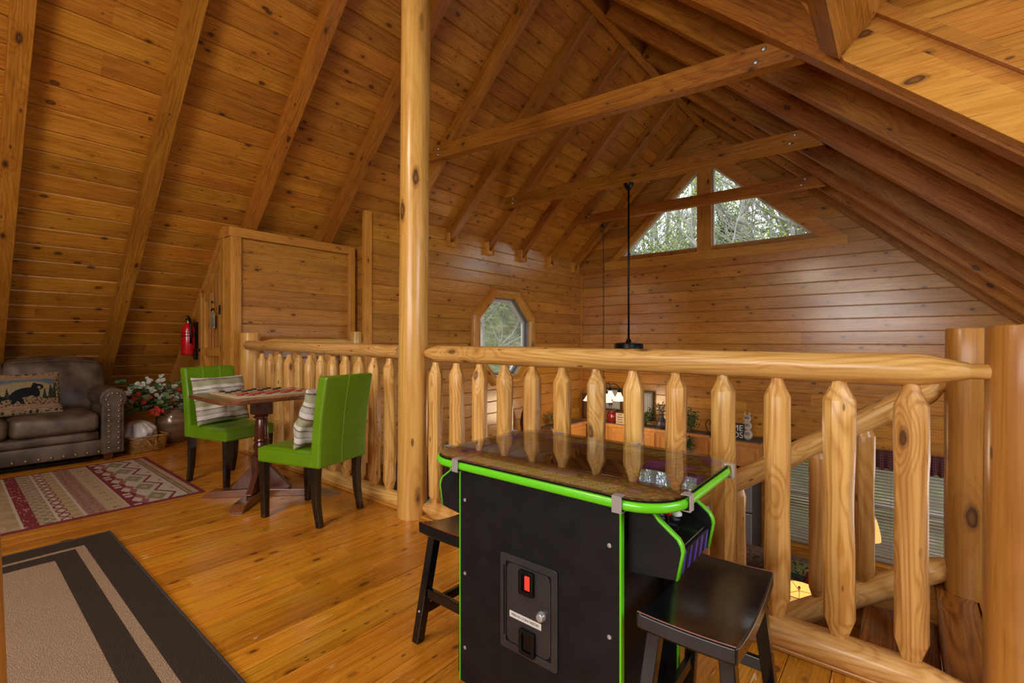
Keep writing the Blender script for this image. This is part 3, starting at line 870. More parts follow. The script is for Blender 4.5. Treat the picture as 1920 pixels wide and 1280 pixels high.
def baluster_mb(L, r, seed):
    rn = random.Random(seed)
    sh = 0.062+rn.uniform(-0.008, 0.012); sl = 0.085+rn.uniform(-0.01, 0.015)
    prof = [(r*0.34, -0.012), (r*0.42, 0.004), (r*0.94, sl-0.008), (r, sl)]
    k = 9
    for i in range(1, k): prof.append((r*(1+0.03*sin(i*1.3+seed)), sl+(L-sh-sl)*i/k))
    prof += [(r, L-sh), (r*0.95, L-sh+0.006), (r*0.52, L-0.010), (r*0.46, L+0.012)]
    return MB().lathe(prof, 12, wob=lump(seed, 0.13))

def log_rail(name, a, b, r, mat, parent, t0=0.0, t1=0.0, tr=0.45, seed=1, amt=0.07, tl=0.10):
    """a log from a to b; t0, t1 = length of the tenon at each end (0 = sawn end); tl = length of the taper"""
    a = Vector(a); b = Vector(b); L = (b-a).length
    prof = []
    if t0: prof += [(r*tr, 0), (r*tr, t0), (r*tr*1.12, t0+0.005), (r*0.93, t0+tl), (r, t0+tl+0.02)]
    else: prof += [(r*0.9, 0), (r, 0.012)]
    s = (t0+tl+0.02) if t0 else 0.012; e = L-((t1+tl+0.02) if t1 else 0.012)
    n = max(4, int((e-s)/0.12))
    for i in range(1, n): prof.append((r*(1+0.02*sin(i*0.9+seed)), s+(e-s)*i/n))
    if t1: prof += [(r, e), (r*0.93, e+0.02), (r*tr*1.12, L-t1-0.005), (r*tr, L-t1), (r*tr, L)]
    else: prof += [(r, e), (r*0.9, L)]
    mb = MB().lathe(prof, 20, wob=lump(seed, amt))
    mb.v = [(z, x, y) for x, y, z in mb.v]
    o = mb.build(name, mat, parent, auto=38)
    d = (b-a).normalized(); u = Vector((0, 0, 1)); q = u.cross(d).normalized(); u = d.cross(q)
    m = Matrix((d, q, u)).transposed().to_4x4(); m.translation = a
    o.matrix_world = m
    return o

YR = 2.03
# long railing, right of the center post
R1 = thing('log_railing', 'long peeled-log railing behind the arcade table, right of the tall center post', 'railing', (-1.2, YR, 0))
O1 = Matrix.Translation((1.2, -YR, 0))
def put(o, root):
    mw = o.matrix_basis.copy()
    o.parent = root; o.matrix_basis = root.matrix_basis.inverted() @ mw
    return o
def wput(o, root, mw):
    o.parent = root; o.matrix_basis = root.matrix_basis.inverted() @ mw
log_o = log_rail('handrail', (-2.47, YR, 1.074), (0.215, YR, 1.057), 0.052, LOGX, None, 0.06, 0.05, seed=3)
log_o = put(log_o, R1)
log_o = put(log_rail('bottom_log', (-2.46, YR-0.005, 0.064), (0.215, YR-0.005, 0.056), 0.055, LOGX, None, 0.04, 0.05, seed=5), R1)
for i in range(13):
    x = 0.025-0.1949*i
    o = baluster_mb(0.920, 0.0465 if i != 2 else 0.044, 10+i).build('baluster', LOG, None, auto=24)
    o.parent = R1; o.location = (x+1.2, 0.0, 0.085); o.rotation_euler = (0, 0, i*1.7)
# left railing between the closet and the post
R2 = thing('log_railing', 'shorter log railing behind the game table, left of the tall center post', 'railing', (-3.9, 2.06, 0))
put(log_rail('handrail', (-5.24, 2.03, 1.112), (-2.72, 2.06, 1.078), 0.048, LOGX, None, seed=8, amt=0.09), R2)
put(log_rail('bottom_log', (-5.15, 2.05, 0.045), (-2.62, 2.05, 0.04), 0.052, LOGX, None, seed=9, amt=0.1), R2)
for i in range(12):
    x = -2.83-0.1915*i
    o = baluster_mb(0.96, 0.045, 40+i).build('baluster', LOG, None, auto=24)
    o.parent = R2; o.location = (x+3.9, -0.01, 0.058); o.rotation_euler = (0, 0, i*2.1)
# return railing over the void, from the closet corner to its far post
R3 = thing('log_railing', 'log railing along the closet wall, behind the shorter railing', 'railing', (-5.38, 2.8, 0))
put(log_rail('handrail', (-5.36, 2.20, 1.135), (-5.42, 3.36, 1.135), 0.05, LOGX, None, 0.03, 0.03, seed=12), R3)
put(log_rail('bottom_log', (-5.36, 2.20, 0.05), (-5.42, 3.36, 0.05), 0.05, LOGX, None, 0.03, 0.03, seed=13), R3)
for i in range(5):
    o = baluster_mb(1.0, 0.045, 60+i).build('baluster', LOG, None, auto=24)
    o.parent = R3; o.location = (0.0-0.05*(i/4-0.5), -0.42+0.21*i, 0.06)
MB().box(XC, -5.27, 2.13, 3.52, -0.16, -0.005).build('floor_edge', PTR, fl)

def post(name, label, x, y, r, h, seed, mat=POST, amt=0.03, n=28, dx=0, dy=0, sq=0.0, tilt=0.0):
    def wob(a, z):
        w = lump(seed, amt)(a, z)
        if sq: w *= 1+sq*(1/max(abs(cos(a)), abs(sin(a)))-1)
        return w
    k = max(6, int(h/0.25)); prof = [(r*1.02, 0)]+[(r*(1.02-0.03*i/k), h*i/k) for i in range(1, k)]+[(r*0.985, h-0.006), (r*0.96, h)]
    mb = MB().lathe(prof, n, wob=wob)
    mb.v = [(vx+dx*vz/h, vy+dy*vz/h, vz+(tilt*vx if vz > h*0.9 else 0)) for vx, vy, vz in mb.v]
    o = mb.build(name, mat, None, auto=40, loc=(x, y, 0))
    return tag(o, label, 'post')
post('log_post', 'tall smooth log post rising to the roof between the two railings', -2.497, 1.985, 0.094, 4.93, 2, dx=0.035, dy=0.02)
post('newel_post', 'thick log newel post at the right end of the long railing', 0.312, 2.07, 0.116, 1.20, 21, mat=NEWEL, sq=0.35, amt=0.04, tilt=0.02)
post('newel_post', 'log newel post at the head of the stair, behind the thick post', 0.268, 3.02, 0.112, 1.21, 23, mat=NEWEL, sq=0.6, amt=0.02)
post('newel_post', 'log newel post at the closet corner where the shorter railing starts', -5.335, 2.09, 0.098, 1.24, 25)
post('newel_post', 'far log newel post against the wall behind the shorter railing', -5.43, 3.42, 0.092, 1.275, 27)
# close at the left edge of the view: top of a log post of the stair to the upper bunk
mb = MB().lathe([(0.062, 0), (0.060, 0.25), (0.066, 0.42), (0.056, 0.55), (0.05, 0.72), (0.046, 0.83), (0.035, 0.88), (0.012, 0.9)], 24, wob=lump(31, 0.05))
tag(mb.build('log_post', NEWEL, None, smooth=True, loc=(-1.137, 0.015, 0)), 'dark rounded log post cut off by the left edge beside the brown rug', 'post')

# stair rail, its logs and balusters
S = thing('stair_railing', 'sloping log stair rail seen through the long railing, beside the window blinds', 'railing', (-0.5, 3.0, 0))
SL = 0.735
put(log_rail('handrail', (0.165, 3.0, 0.965), (-2.2, 3.0, 0.965-0.70*2.365), 0.058, LOGX, None, 0.02, 0.04, seed=14, tl=0.06), S)
put(log_rail('bottom_log', (0.20, 3.0, 0.125), (-2.2, 3.0, 0.125-SL*2.4), 0.058, LOGX, None, 0.02, 0.04, seed=15, tl=0.06), S)
for i in range(9):
    x = -0.145-0.2*i
    zb = 0.125+SL*(x-0.20)+0.02; ztp = 0.965+0.70*(x-0.165)-0.02
    o = baluster_mb(ztp-zb, 0.044, 80+i).build('baluster', LOGD, None, auto=32)
    o.parent = S; o.location = (x+0.5, 0, zb)
ST = thing('staircase', 'varnished wooden stair going down behind the long railing at the lower right', 'stairs', (0.0, 2.6, 0))
RISE, RUN = 0.19, 0.25
for i in range(1, 14):
    x1 = 0.13-RUN*(i-1); x0 = x1-RUN-0.03
    o = MB().box(0, x1-x0-0.0, -0.42, 0.42, -0.04, 0).build('tread', TREAD, ST, bevel=0.012); o.location = (x0, 0, -RISE*i)
    o = MB().box(0, 0.02, -0.42, 0.42, 0, RISE-0.04).build('riser', TREAD, ST); o.location = (x1-0.0, 0, -RISE*i)
for y in (-0.455, 0.42):
    MB().prism([(0.15, -0.30), (0.15, 0.02), (-3.2, 0.02-SL*3.35-0.10), (-3.2, -2.64), (-2.9, -2.64)], y, y+0.035, lambda x, z, t: (x, t, z)).build('stringer', PTR, ST, bevel=0.003)
o = MB().box(0, 0.14, 2.17, 3.05, -0.03, 0.004).build('landing_nosing', TREAD, fl, bevel=0.012); o.location = (0.12, 0, 0)
for i in range(5): 
    o = MB().box(0.004, 0.29, 2.14, 3.06, -0.03, 0).build('plank', PF, fl, bevel=0.003); o.location = (0.26+i*0.295, 0, 0)
# great-room side of the stair landing: a wall board under the far newel
MB().box(0.13, 2.4, 3.05, 3.09, -0.35, 0.03).build('fascia', PTR, fl)

# tie beams, bolted to the rafters
def tie(a, b, label, h=0.155, w=0.10):
    t = thing('tie_beam', label, 'beam', (0, 0, 0)); a = Vector(a); b = Vector(b); mid = (a+b)/2; t.location = mid
    d = (b-a); L = d.length; d.normalize(); q = Vector((0, 0, 1)).cross(d).normalized(); u = d.cross(q)
    m = Matrix((d, q, u)).transposed().to_4x4(); m.translation = a
    mb = MB()
    vs = []
    for x, lo, hi in ((0, 0, 0.12), (L, 0, -0.12)):
        for y in (0, w):
            vs.append((x+0, y, 0)); vs.append((x+hi, y, h))
    mb.add(vs, [(0,1,3,2),(4,6,7,5),(0,4,5,1),(2,3,7,6),(0,2,6,4),(1,5,7,3)])
    o = mb.build('timber', PT, None, bevel=0.004); wput(o, t, m)
    bm_ = MB().lathe([(0.017, 0), (0.017, 0.006), (0.012, 0.010), (0.0, 0.012)], 12).mesh('bolt'); bm_.materials.append(STEEL)
    for x, z in ((0.22, 0.045), (0.22, 0.11), (L-0.26, 0.045), (L-0.22, 0.115)):
        o = bpy.data.objects.new('bolt', bm_); COL.objects.link(o)
        wput(o, t, m @ Matrix.Translation((x, 0, z)) @ Matrix.Rotation(pi/2, 4, 'X'))
    return t
tie((-4.40, 3.72, 3.31), (-0.47, 3.31, 2.87), 'nearest tie beam, bolted across the roof from behind the center post')
tie((-4.72, 5.48, 3.19), (-0.555, 5.05, 2.95), 'middle tie beam, the one the black fan rod hangs from')
tie((-4.60, 7.50, 3.31), (-0.75, 7.08, 3.125), 'farthest tie beam, crossing in front of the triangular windows')

# ceiling fan
F = thing('ceiling_fan', 'black ceiling fan on a long rod hanging from the middle tie beam', 'fan', (-2.55, 5.31, 3.06))
MB().lathe([(0.012, -1.90), (0.012, 0.0)], 12).build('rod', BLACKM, F, smooth=True)
MB().lathe([(0.015, -0.075), (0.035, -0.06), (0.06, -0.015), (0.062, 0.0)], 20).build('canopy', BLACKM, F, auto=40)
MB().lathe([(0.06, -2.14), (0.14, -2.12), (0.172, -2.08), (0.175, -1.95), (0.170, -1.935), (0.12, -1.925), (0.035, -1.918), (0.024, -1.88), (0.012, -1.875)], 28).build('motor', BLACKM, F, auto=40)
for k in range(5):
    o = MB().prism([(0.17, -0.035), (0.30, -0.062), (0.66, -0.068), (0.70, -0.05), (0.71, 0.0), (0.70, 0.05), (0.66, 0.068), (0.30, 0.062), (0.17, 0.035)], -0.004, 0.004).build('blade', ESP, F)
    o.location = (0, 0, -2.11); o.rotation_euler = (radians(9), 0, k*2*pi/5+0.35)

# ================================================================ furniture on the loft
# ---- green parson chairs
def chair(label, loc, rz):
    t = thing('dining_chair', label, 'chair', loc, rz)
    def rb(name, fn, mat, bev): return fn.build(name, mat, t, bevel=bev)
    # seat: slightly domed block
    def top(u, v):
        x = -0.235+0.475*u; y = -0.215+0.43*v
        e = min(1, 8*min(u, 1-u, v, 1-v)); return (x, y, 0.452+0.018*sqrt(max(0, 1-(1-e)**2)))
    mb = MB().grid(top, 16, 16)
    mb2 = MB().box(-0.235, 0.24, -0.215, 0.215, 0.366, 0.456)
    mb.add(mb2.v, mb2.f); rb('seat', mb, GREEN, 0.014)
    # backrest: leans back, rounded top
    pts = []
    for z, x in ((0.366, -0.250), (0.50, -0.252), (0.70, -0.272), (0.85, -0.297), (0.935, -0.313)): pts.append((x, z))
    poly = [(x+0.036, z) for x, z in pts]+[(x-0.036, z) for x, z in reversed(pts)]
    rb('backrest', MB().prism(poly, -0.215, 0.215, lambda x, z, y: (x, y, z)), GREEN, 0.014)
    for yy, ss in ((-0.07, (1,)), (0.02, (-1,)), (0.075, (1,))):
        for s in ss:
            MB().tube([(x+s*0.0358, yy, z) for x, z in pts if z > (0.5 if s > 0 else 0)], 0.0022, 5).build('seam', SEAM, t)
    MB().tube([(pts[-1][0]+0.03, -0.07, 0.9355), (pts[-1][0]-0.03, -0.07, 0.9355)], 0.002, 5).build('seam', SEAM, t)
    for sy in (-1, 1):
        MB().taper((0.205, sy*0.182, 0), (0.212, sy*0.184, 0.368), 0.036, 0.036, 0.048, 0.048).build('leg', ESP, t, bevel=0.002)
        mb = MB()
        sec = [(-0.262, 0.034, 0), (-0.236, 0.040, 0.14), (-0.228, 0.046, 0.28), (-0.232, 0.05, 0.368)]
        vs = []; fs = []
        for x, w_, z in sec:
            for a, b_ in ((-1,-1),(1,-1),(1,1),(-1,1)): vs.append((x+a*w_/2, sy*0.184+b_*w_/2, z))
        for k in range(3):
            for i in range(4): fs.append((k*4+i, k*4+(i+1) % 4, (k+1)*4+(i+1) % 4, (k+1)*4+i))
        fs += [(3,2,1,0), (12,13,14,15)]
        mb.add(vs, fs).build('leg', ESP, t, bevel=0.002)
    return t
chair('green leather dining chair seen from behind, at the right side of the game table', (-3.075, 1.588, 0), radians(197.3))
chair('green leather dining chair facing us, at the left side of the game table', (-4.32, 1.548, 0), radians(14.6))

# ---- cushions
def cushion_mb(w, h, t, wrk=0.0, seed=0, n=28, p=0.5):
    def side(s):
        def fn(u, v):
            a = 2*u-1; b_ = 2*v-1
            pin = 1-0.07*(1-abs(a))*0-0.05*(b_*b_)*(1-abs(a)**3)*0
            x = a*w/2*(1-0.06*(1-b_*b_)*abs(a)**4*0); y = b_*h/2
            # sides draw in between the corners
            x *= 1-0.05*(1-b_*b_); y *= 1-0.06*(1-a*a)
            th = t/2*(max(0, (1-abs(a)**2.6))**p)*(max(0, (1-abs(b_)**2.6))**p)
            q = noise.noise(Vector((x*9+seed, y*9, s*3)))
            th *= 1+wrk*q
            return (x, y, s*th)
        return fn
    return MB().grid(side(1), n, n).grid(side(-1), n, n)
PRN = printed('woven_print', 0.9, 0.4, (350, 350, 350))
def stripes(c):
    v = (c.y/0.40+0.5)
    v = v+0.004*sin(c.x*30)
    f = (v*2.4+0.1) % 1.0
    if f < 0.30: return (0.33, 0.34, 0.22)
    if f < 0.36: return (0.16, 0.11, 0.11)
    if f < 0.56: return (0.58, 0.55, 0.53)
    if f < 0.60: return (0.30, 0.25, 0.26)
    if f < 0.80: return (0.42, 0.42, 0.36)
    if f < 0.84: return (0.17, 0.13, 0.13)
    return (0.60, 0.57, 0.52)
def throw(label, loc, eul, w=0.42, h=0.40, t=0.15, fn=stripes, seed=1, group=None, wrk=0.5, n=96):
    o = cushion_mb(w, h, t, wrk, seed, n=n).build('throw_pillow', PRN, None, smooth=True)
    paint(o, fn); o.rotation_euler = eul; o.location = loc
    return tag(o, label, 'pillow', group)
def frame_rot(out, up):
    """pillow local z = out, local y = up"""
    z = Vector(out).normalized(); x = Vector(up).cross(z).normalized(); y = z.cross(x)
    return Matrix((x, y, z)).transposed().to_euler()
cL = radians(14.6); cR = radians(197.3)
def chair_pt(loc, rz, x, y, z): return (loc[0]+x*cos(rz)-y*sin(rz), loc[1]+x*sin(rz)+y*cos(rz), z)
throw('sage and cream striped pillow on the green chair that faces us', chair_pt((-4.32, 1.548), cL, -0.135, 0.0, 0.662), frame_rot((cos(cL), sin(cL), 0.25), (-0.25*cos(cL), -0.25*sin(cL), 1)), w=0.45)
throw('striped pillow seen edge-on against the back of the right green chair', chair_pt((-3.075, 1.588), cR, -0.125, 0.0, 0.662), frame_rot((cos(cR), sin(cR), 0.3), (-0.3*cos(cR), -0.3*sin(cR), 1)), seed=5, t=0.17, wrk=0.9)

# ---- game table with a draughts board
TX, TY = -3.70, 1.53
T = thing('pedestal_table', 'square cherry pedestal table with cut corners between the two green chairs', 'table', (TX, TY, 0))
a, b_, c_ = 0.385, 0.385, 0.09
MB().prism([(-a+c_, -b_), (a-c_, -b_), (a, -b_+c_), (a, b_-c_), (a-c_, b_), (-a+c_, b_), (-a, b_-c_), (-a, -b_+c_)], 0.735, 0.762).build('tabletop', CHERRYX, T, bevel=0.006)
MB().box(-0.17, 0.17, -0.17, 0.17, 0.715, 0.737).build('top_plate', CHERRY, T)
MB().box(-0.06, 0.06, -0.06, 0.06, 0.605, 0.716).build('pedestal_block', CHERRY, T, bevel=0.006)
MB().lathe([(0.045, 0.40), (0.055, 0.41), (0.048, 0.425), (0.050, 0.44), (0.047, 0.52), (0.040, 0.56), (0.038, 0.57), (0.055, 0.58), (0.055, 0.592), (0.042, 0.598), (0.048, 0.608)], 24).build('pedestal_turning', CHERRY, T, auto=50)
MB().lathe([(0.048, 0.30), (0.056, 0.315), (0.045, 0.335), (0.056, 0.36), (0.05, 0.385), (0.045, 0.405)], 24).build('pedestal_turning', CHERRY, T, auto=50)
MB().box(-0.055, 0.055, -0.055, 0.055, 0.0, 0.305).build('pedestal_block', CHERRY, T, bevel=0.005)
for k in range(4):
    an = radians(45+90*k)
    o = MB().prism([(0.03, 0), (0.40, 0), (0.40, 0.012), (0.345, 0.048), (0.03, 0.055)], -0.045, 0.045, lambda x, z, y: (x, y, z)).build('foot', CHERRYX, T, bevel=0.003); o.rotation_euler = (0, 0, an)
    o = MB().prism([(0.06, 0.055), (0.20, 0.052), (0.215, 0.065), (0.075, 0.215), (0.06, 0.215)], -0.02, 0.02, lambda x, z, y: (x, y, z)).build('gusset', CHERRY, T, bevel=0.003); o.rotation_euler = (0, 0, an)
CB = 0.26
BX, BY = TX-0.01, TY-0.0
o = MB().grid(lambda u, v: ((2*u-1)*CB, (2*v-1)*CB, 0.0), 56, 56)
bb = MB().box(-CB, CB, -CB, CB, -0.010, -0.0005)
o.add(bb.v, bb.f)
o = o.build('checkerboard', PRN, None, fix=False, loc=(BX, BY, 0.773))
def board_col(c):
    if abs(c.z+0.005) < 0.004 or c.z < -0.001: return (0.55, 0.42, 0.25)
    if max(abs(c.x), abs(c.y)) > CB-0.037: return (0.62, 0.50, 0.33)
    q = CB-0.037; i = int((c.x+q)/(2*q)*8); j = int((c.y+q)/(2*q)*8)
    return (0.60, 0.45, 0.26) if (i+j) % 2 else (0.23, 0.17, 0.10)
paint(o, board_col)
tag(o, 'folding draughts board laid out on the pedestal table', 'game board')
CKB = plain('checker_black', (0.015, 0.015, 0.015), 0.35); CKR = plain('checker_red', (0.42, 0.02, 0.02), 0.35)
def checker_me(mat):
    me = MB().lathe([(0.0, 0), (0.0165, 0), (0.018, 0.002), (0.018, 0.0075), (0.0165, 0.009), (0.013, 0.009), (0.012, 0.0075), (0, 0.0075)], 18, cap=False).mesh('checker_piece'); me.materials.append(mat); return me
mb_, mr_ = checker_me(CKB), checker_me(CKR)
q = (CB-0.037)/4
for i in range(8):
    for j in range(8):
        if (i+j) % 2 == 0 and i not in (3, 4):
            blk = i < 3
            o = link_mesh('checker_piece', mb_ if blk else mr_, None, (BX+(i-3.5)*q, BY+(j-3.5)*q, 0.774))
            tag(o, 'black draughts piece, on the board side towards the chair that faces us' if blk else 'red draughts piece, on the board side towards the chair seen from behind', 'game piece', 'black draughts pieces' if blk else 'red draughts pieces')

# ---- sofa
SX = -5.93
sf = thing('sofa', 'brown leather rolled-arm sofa with nailhead trim under the roof slope', 'sofa', (-6.4, 0.06, 0))
def sof(mb, name, mat=LEATHER, **kw):
    mb.v = [(x+6.4, y-0.06, z) for x, y, z in mb.v]
    return mb.build(name, mat, sf, **kw)
def pad(x0, x1, y0, y1, z0, z1, r, name, bulge=0.02, n=14, seed=0, lean=0.0):
    """upholstered block: rounded box with swollen faces and small creases"""
    cx, cy, cz = (x0+x1)/2, (y0+y1)/2, (z0+z1)/2; hx, hy, hz = (x1-x0)/2, (y1-y0)/2, (z1-z0)/2
    bm = bmesh.new(); bmesh.ops.create_cube(bm, size=2.0)
    bmesh.ops.subdivide_edges(bm, edges=bm.edges, cuts=n, use_grid_fill=True)
    vs = []
    for v in bm.verts:
        p = v.co.copy()
        q = Vector((p.x*hx, p.y*hy, p.z*hz))
        inner = Vector((max(-hx+r, min(hx-r, q.x)), max(-hy+r, min(hy-r, q.y)), max(-hz+r, min(hz-r, q.z))))
        d_ = q-inner
        if d_.length > 1e-6: q = inner+d_.normalized()*min(r, d_.length*1.0) if d_.length > r else q
        nx = (1-p.y**2)*(1-p.z**2); ny = (1-p.x**2)*(1-p.z**2); nz = (1-p.x**2)*(1-p.y**2)
        q += Vector((p.x*nx, p.y*ny, p.z*nz))*bulge if max(abs(p.x), abs(p.y), abs(p.z)) > 0.99 else Vector((0, 0, 0))
        w_ = noise.noise(Vector((q.x*6+seed, q.y*6, q.z*6)))*0.008+noise.noise(Vector((q.x*18+seed, q.y*18, q.z*18)))*0.002
        q += q.normalized()*w_
        q.x += lean*(q.z+hz)
        v.co = q+Vector((cx, cy, cz))
    mb = MB(); bm.verts.index_update(); mb.v = [tuple(v.co) for v in bm.verts]; mb.f = [tuple(v.index for v in f.verts) for f in bm.faces]; bm.free()
    return sof(mb, name, smooth=True)
for (y0, y1, s_) in ((0.375, 0.965, 1), (-0.225, 0.365, 2), (-0.825, -0.235, 3)):
    pad(-6.55, SX+0.04, y0, y1, 0.295, 0.475, 0.05, 'seat_cushion', 0.015, seed=s_)
    pad(-6.78, -6.50, y0-0.02+(0.03 if s_ == 1 else 0), y1+(0.13 if s_ == 1 else 0), 0.44, 0.965, 0.055, 'back_cushion', 0.035, seed=s_+9, lean=-0.25)
pad(-6.55, SX+0.01, -0.83, 0.97, 0.205, 0.30, 0.03, 'front_rail', 0.01, seed=4)
pad(-6.85, SX, -0.85, 1.05, 0.062, 0.21, 0.015, 'base', 0.004, seed=6)
pad(-7.02, -6.80, -0.95, 1.10, 0.08, 0.86, 0.06, 'back_frame', 0.01, seed=7, lean=-0.2)
def arm(yc, s):
    pr = [(yc+s*0.09, 0.062), (yc+s*0.09, 0.50)]
    for k in range(11):
        an = -0.7+k/10*(pi+1.4)
        pr.append((yc+s*(0.005+0.108*cos(an)), 0.592+0.108*sin(an)))
    pr += [(yc-s*0.085, 0.50), (yc-s*0.085, 0.062)]
    o = sof(MB().prism(pr, SX+0.005, -6.98, lambda y, z, x: (x, y, z)), 'arm', bevel=0.012, auto=50)
    # front panel with the nail line
    pp = [(yc+s*0.062, 0.075), (yc+s*0.062, 0.50)]
    for k in range(9):
        an = -0.6+k/8*(pi+1.2)
        pp.append((yc+s*(0.01+0.075*cos(an)), 0.592+0.075*sin(an)))
    pp += [(yc-s*0.045, 0.50), (yc-s*0.045, 0.075)]
    sof(MB().prism(pp, SX, SX+0.018, lambda y, z, x: (x, y, z)), 'arm_panel', bevel=0.006)
    return pp
nail = MB().ball((0, 0, 0), 0.0125, 10, 6, (0.6, 1, 1)).mesh('nailhead'); nail.materials.append(BRASS)
for p in nail.polygons: p.use_smooth = True
for yc, s in ((1.065, 1), (-0.94, -1)):
    pp = arm(yc, s)
    cyc = sum(p[0] for p in pp)/len(pp)
    # points at even spacing along the outline, a little inside
    P = [Vector((p[0], p[1])) for p in pp]
    acc = 0; nxt = 0.03
    for i in range(len(P)-1):
        A, B = P[i], P[i+1]; Ls = (B-A).length
        while nxt <= acc+Ls:
            q_ = A+(B-A)*((nxt-acc)/Ls); c2 = Vector((yc+s*0.01, min(q_.y, 0.592)))
            q_ = q_+(c2-q_).normalized()*0.017
            link_mesh('nailhead', nail, sf, (SX+0.020+6.4, q_.x-0.06, q_.y)); nxt += 0.052
        acc += Ls
for i in range(23):
    link_mesh('nailhead', nail, sf, (SX+0.006+6.4, -0.84+i*0.082-0.06, 0.095))
for x, y in ((-5.99, 1.04), (-5.99, -0.9), (-6.85, 1.0), (-6.85, -0.9)):
    sof(MB().taper((x, y, 0), (x, y, 0.066), 0.055, 0.055, 0.075, 0.075), 'foot', CHERRY, bevel=0.003)
sof(MB().tube([(-5.96, -0.8, 0.035), (-5.96, 0.93, 0.035)], 0.013, 10), 'sleeper_bar', BLACKM, smooth=True)
# welt lines on the back cushion
sof(MB().tube([(-6.60-0.10*0, 0.40+0.66*i/12, 0.938+0.02*sin(pi*i/12)) for i in range(13)], 0.004, 6), 'welt', LEATHER)

# bear pillow
def bear_col(c):
    x = c.x/0.56; y = c.y/0.40      # -.5 .. .5
    n_ = noise.noise(Vector((c.x*70, c.y*70, 0)))
    tan = (0.33, 0.22, 0.12)
    if abs(y) > 0.40:
        f = noise.noise(Vector((c.x*45, c.y*60, 4)))
        return (0.035, 0.028, 0.02) if f > 0.12 and abs(y) < 0.47 else (0.30, 0.21, 0.115)
    if abs(y) > 0.31: return (0.20, 0.095, 0.06) if (abs(y)*60) % 2 < 1 else (0.34, 0.23, 0.14)
    if x > 0.46: return (0.04, 0.035, 0.025) if n_ > 0 else tan
    def ell(cx, cy, rx, ry, an=0):
        dx, dy = x-cx, (y-cy); ca, sa = cos(an), sin(an)
        return ((dx*ca+dy*sa)/rx)**2+((-dx*sa+dy*ca)/ry)**2 < 1
    body = ell(0.08, -0.01, 0.17, 0.105, 0.42) or ell(0.235, 0.115, 0.075, 0.07) or ell(-0.03, -0.10, 0.075, 0.10) or ell(-0.05, -0.20, 0.03, 0.07, -0.4) or ell(0.03, -0.19, 0.03, 0.08, 0.2) or ell(0.17, -0.04, 0.03, 0.09, 0.5) or ell(0.235, -0.03, 0.025, 0.09) or ell(0.205, 0.185, 0.025, 0.03)
    cub = ell(-0.27, -0.19, 0.09, 0.06, 0.5) or ell(-0.17, -0.12, 0.04, 0.045) or ell(-0.33, -0.24, 0.04, 0.05)
    if (x-0.255)**2/0.0004+(y-0.10)**2/0.0008 < 1: return (0.35, 0.22, 0.12)
    if body or cub: return (0.006, 0.007, 0.012)
    # pines
    for tx, hgt, w_ in ((0.40, 0.20, 0.06), (0.32, 0.10, 0.04), (-0.42, 0.12, 0.08), (-0.30, 0.14, 0.08), (-0.12, 0.12, 0.05), (-0.02, 0.08, 0.04), (0.45, 0.24, 0.05), (-0.22, 0.02, 0.10)):
        if y < hgt and y > -0.16 and abs(x-tx) < w_*(hgt-y)/(hgt+0.16)*(0.8+0.5*n_): return (0.022, 0.030, 0.016)
    if y > 0.20+0.05*sin(x*6+1): return (0.10, 0.125, 0.15)
    if y > -0.12: return (0.26+0.08*n_, 0.21+0.07*n_, 0.11)
    return (0.25, 0.16, 0.085) if n_ > -0.15 else (0.05, 0.035, 0.02)
throw('tapestry pillow with a black bear and cub, on the sofa', (-6.19, 0.43, 0.665), frame_rot((1, 0.12, 0.38), (-0.38, -0.05, 1)), w=0.62, h=0.41, t=0.15, fn=bear_col, seed=3, wrk=0.2, n=190)

# ---- rugs
def rug(name, label, x0, x1, y0, y1, nx, ny, fn, mat, t=0.007):
    mb = MB().grid(lambda u, v: ((u-0.5)*(x1-x0), (v-0.5)*(y1-y0), t+0.0007*sin(u*40)*sin(v*31)), nx, ny)
    bx = MB().box(-(x1-x0)/2, (x1-x0)/2, -(y1-y0)/2, (y1-y0)/2, 0.0005, t-0.001); mb.add(bx.v, bx.f)
    o = mb.build(name, mat, None, fix=False, loc=((x0+x1)/2, (y0+y1)/2, 0))
    cx, cy = (x0+x1)/2, (y0+y1)/2
    paint(o, lambda c: fn(c.x+cx, c.y+cy)); return tag(o, label, 'rug')
PRNR = printed('rug_weave', 0.95, 0.35, (260, 420, 200))
PRNJ = printed('braided_weave', 0.95, 0.9, (120, 260, 200))
TAN = (0.36, 0.27, 0.165); LT = (0.42, 0.37, 0.30); RD = (0.16, 0.022, 0.03); GN = (0.20, 0.19, 0.11); BRN = (0.13, 0.055, 0.035); PNK = (0.36, 0.17, 0.11)
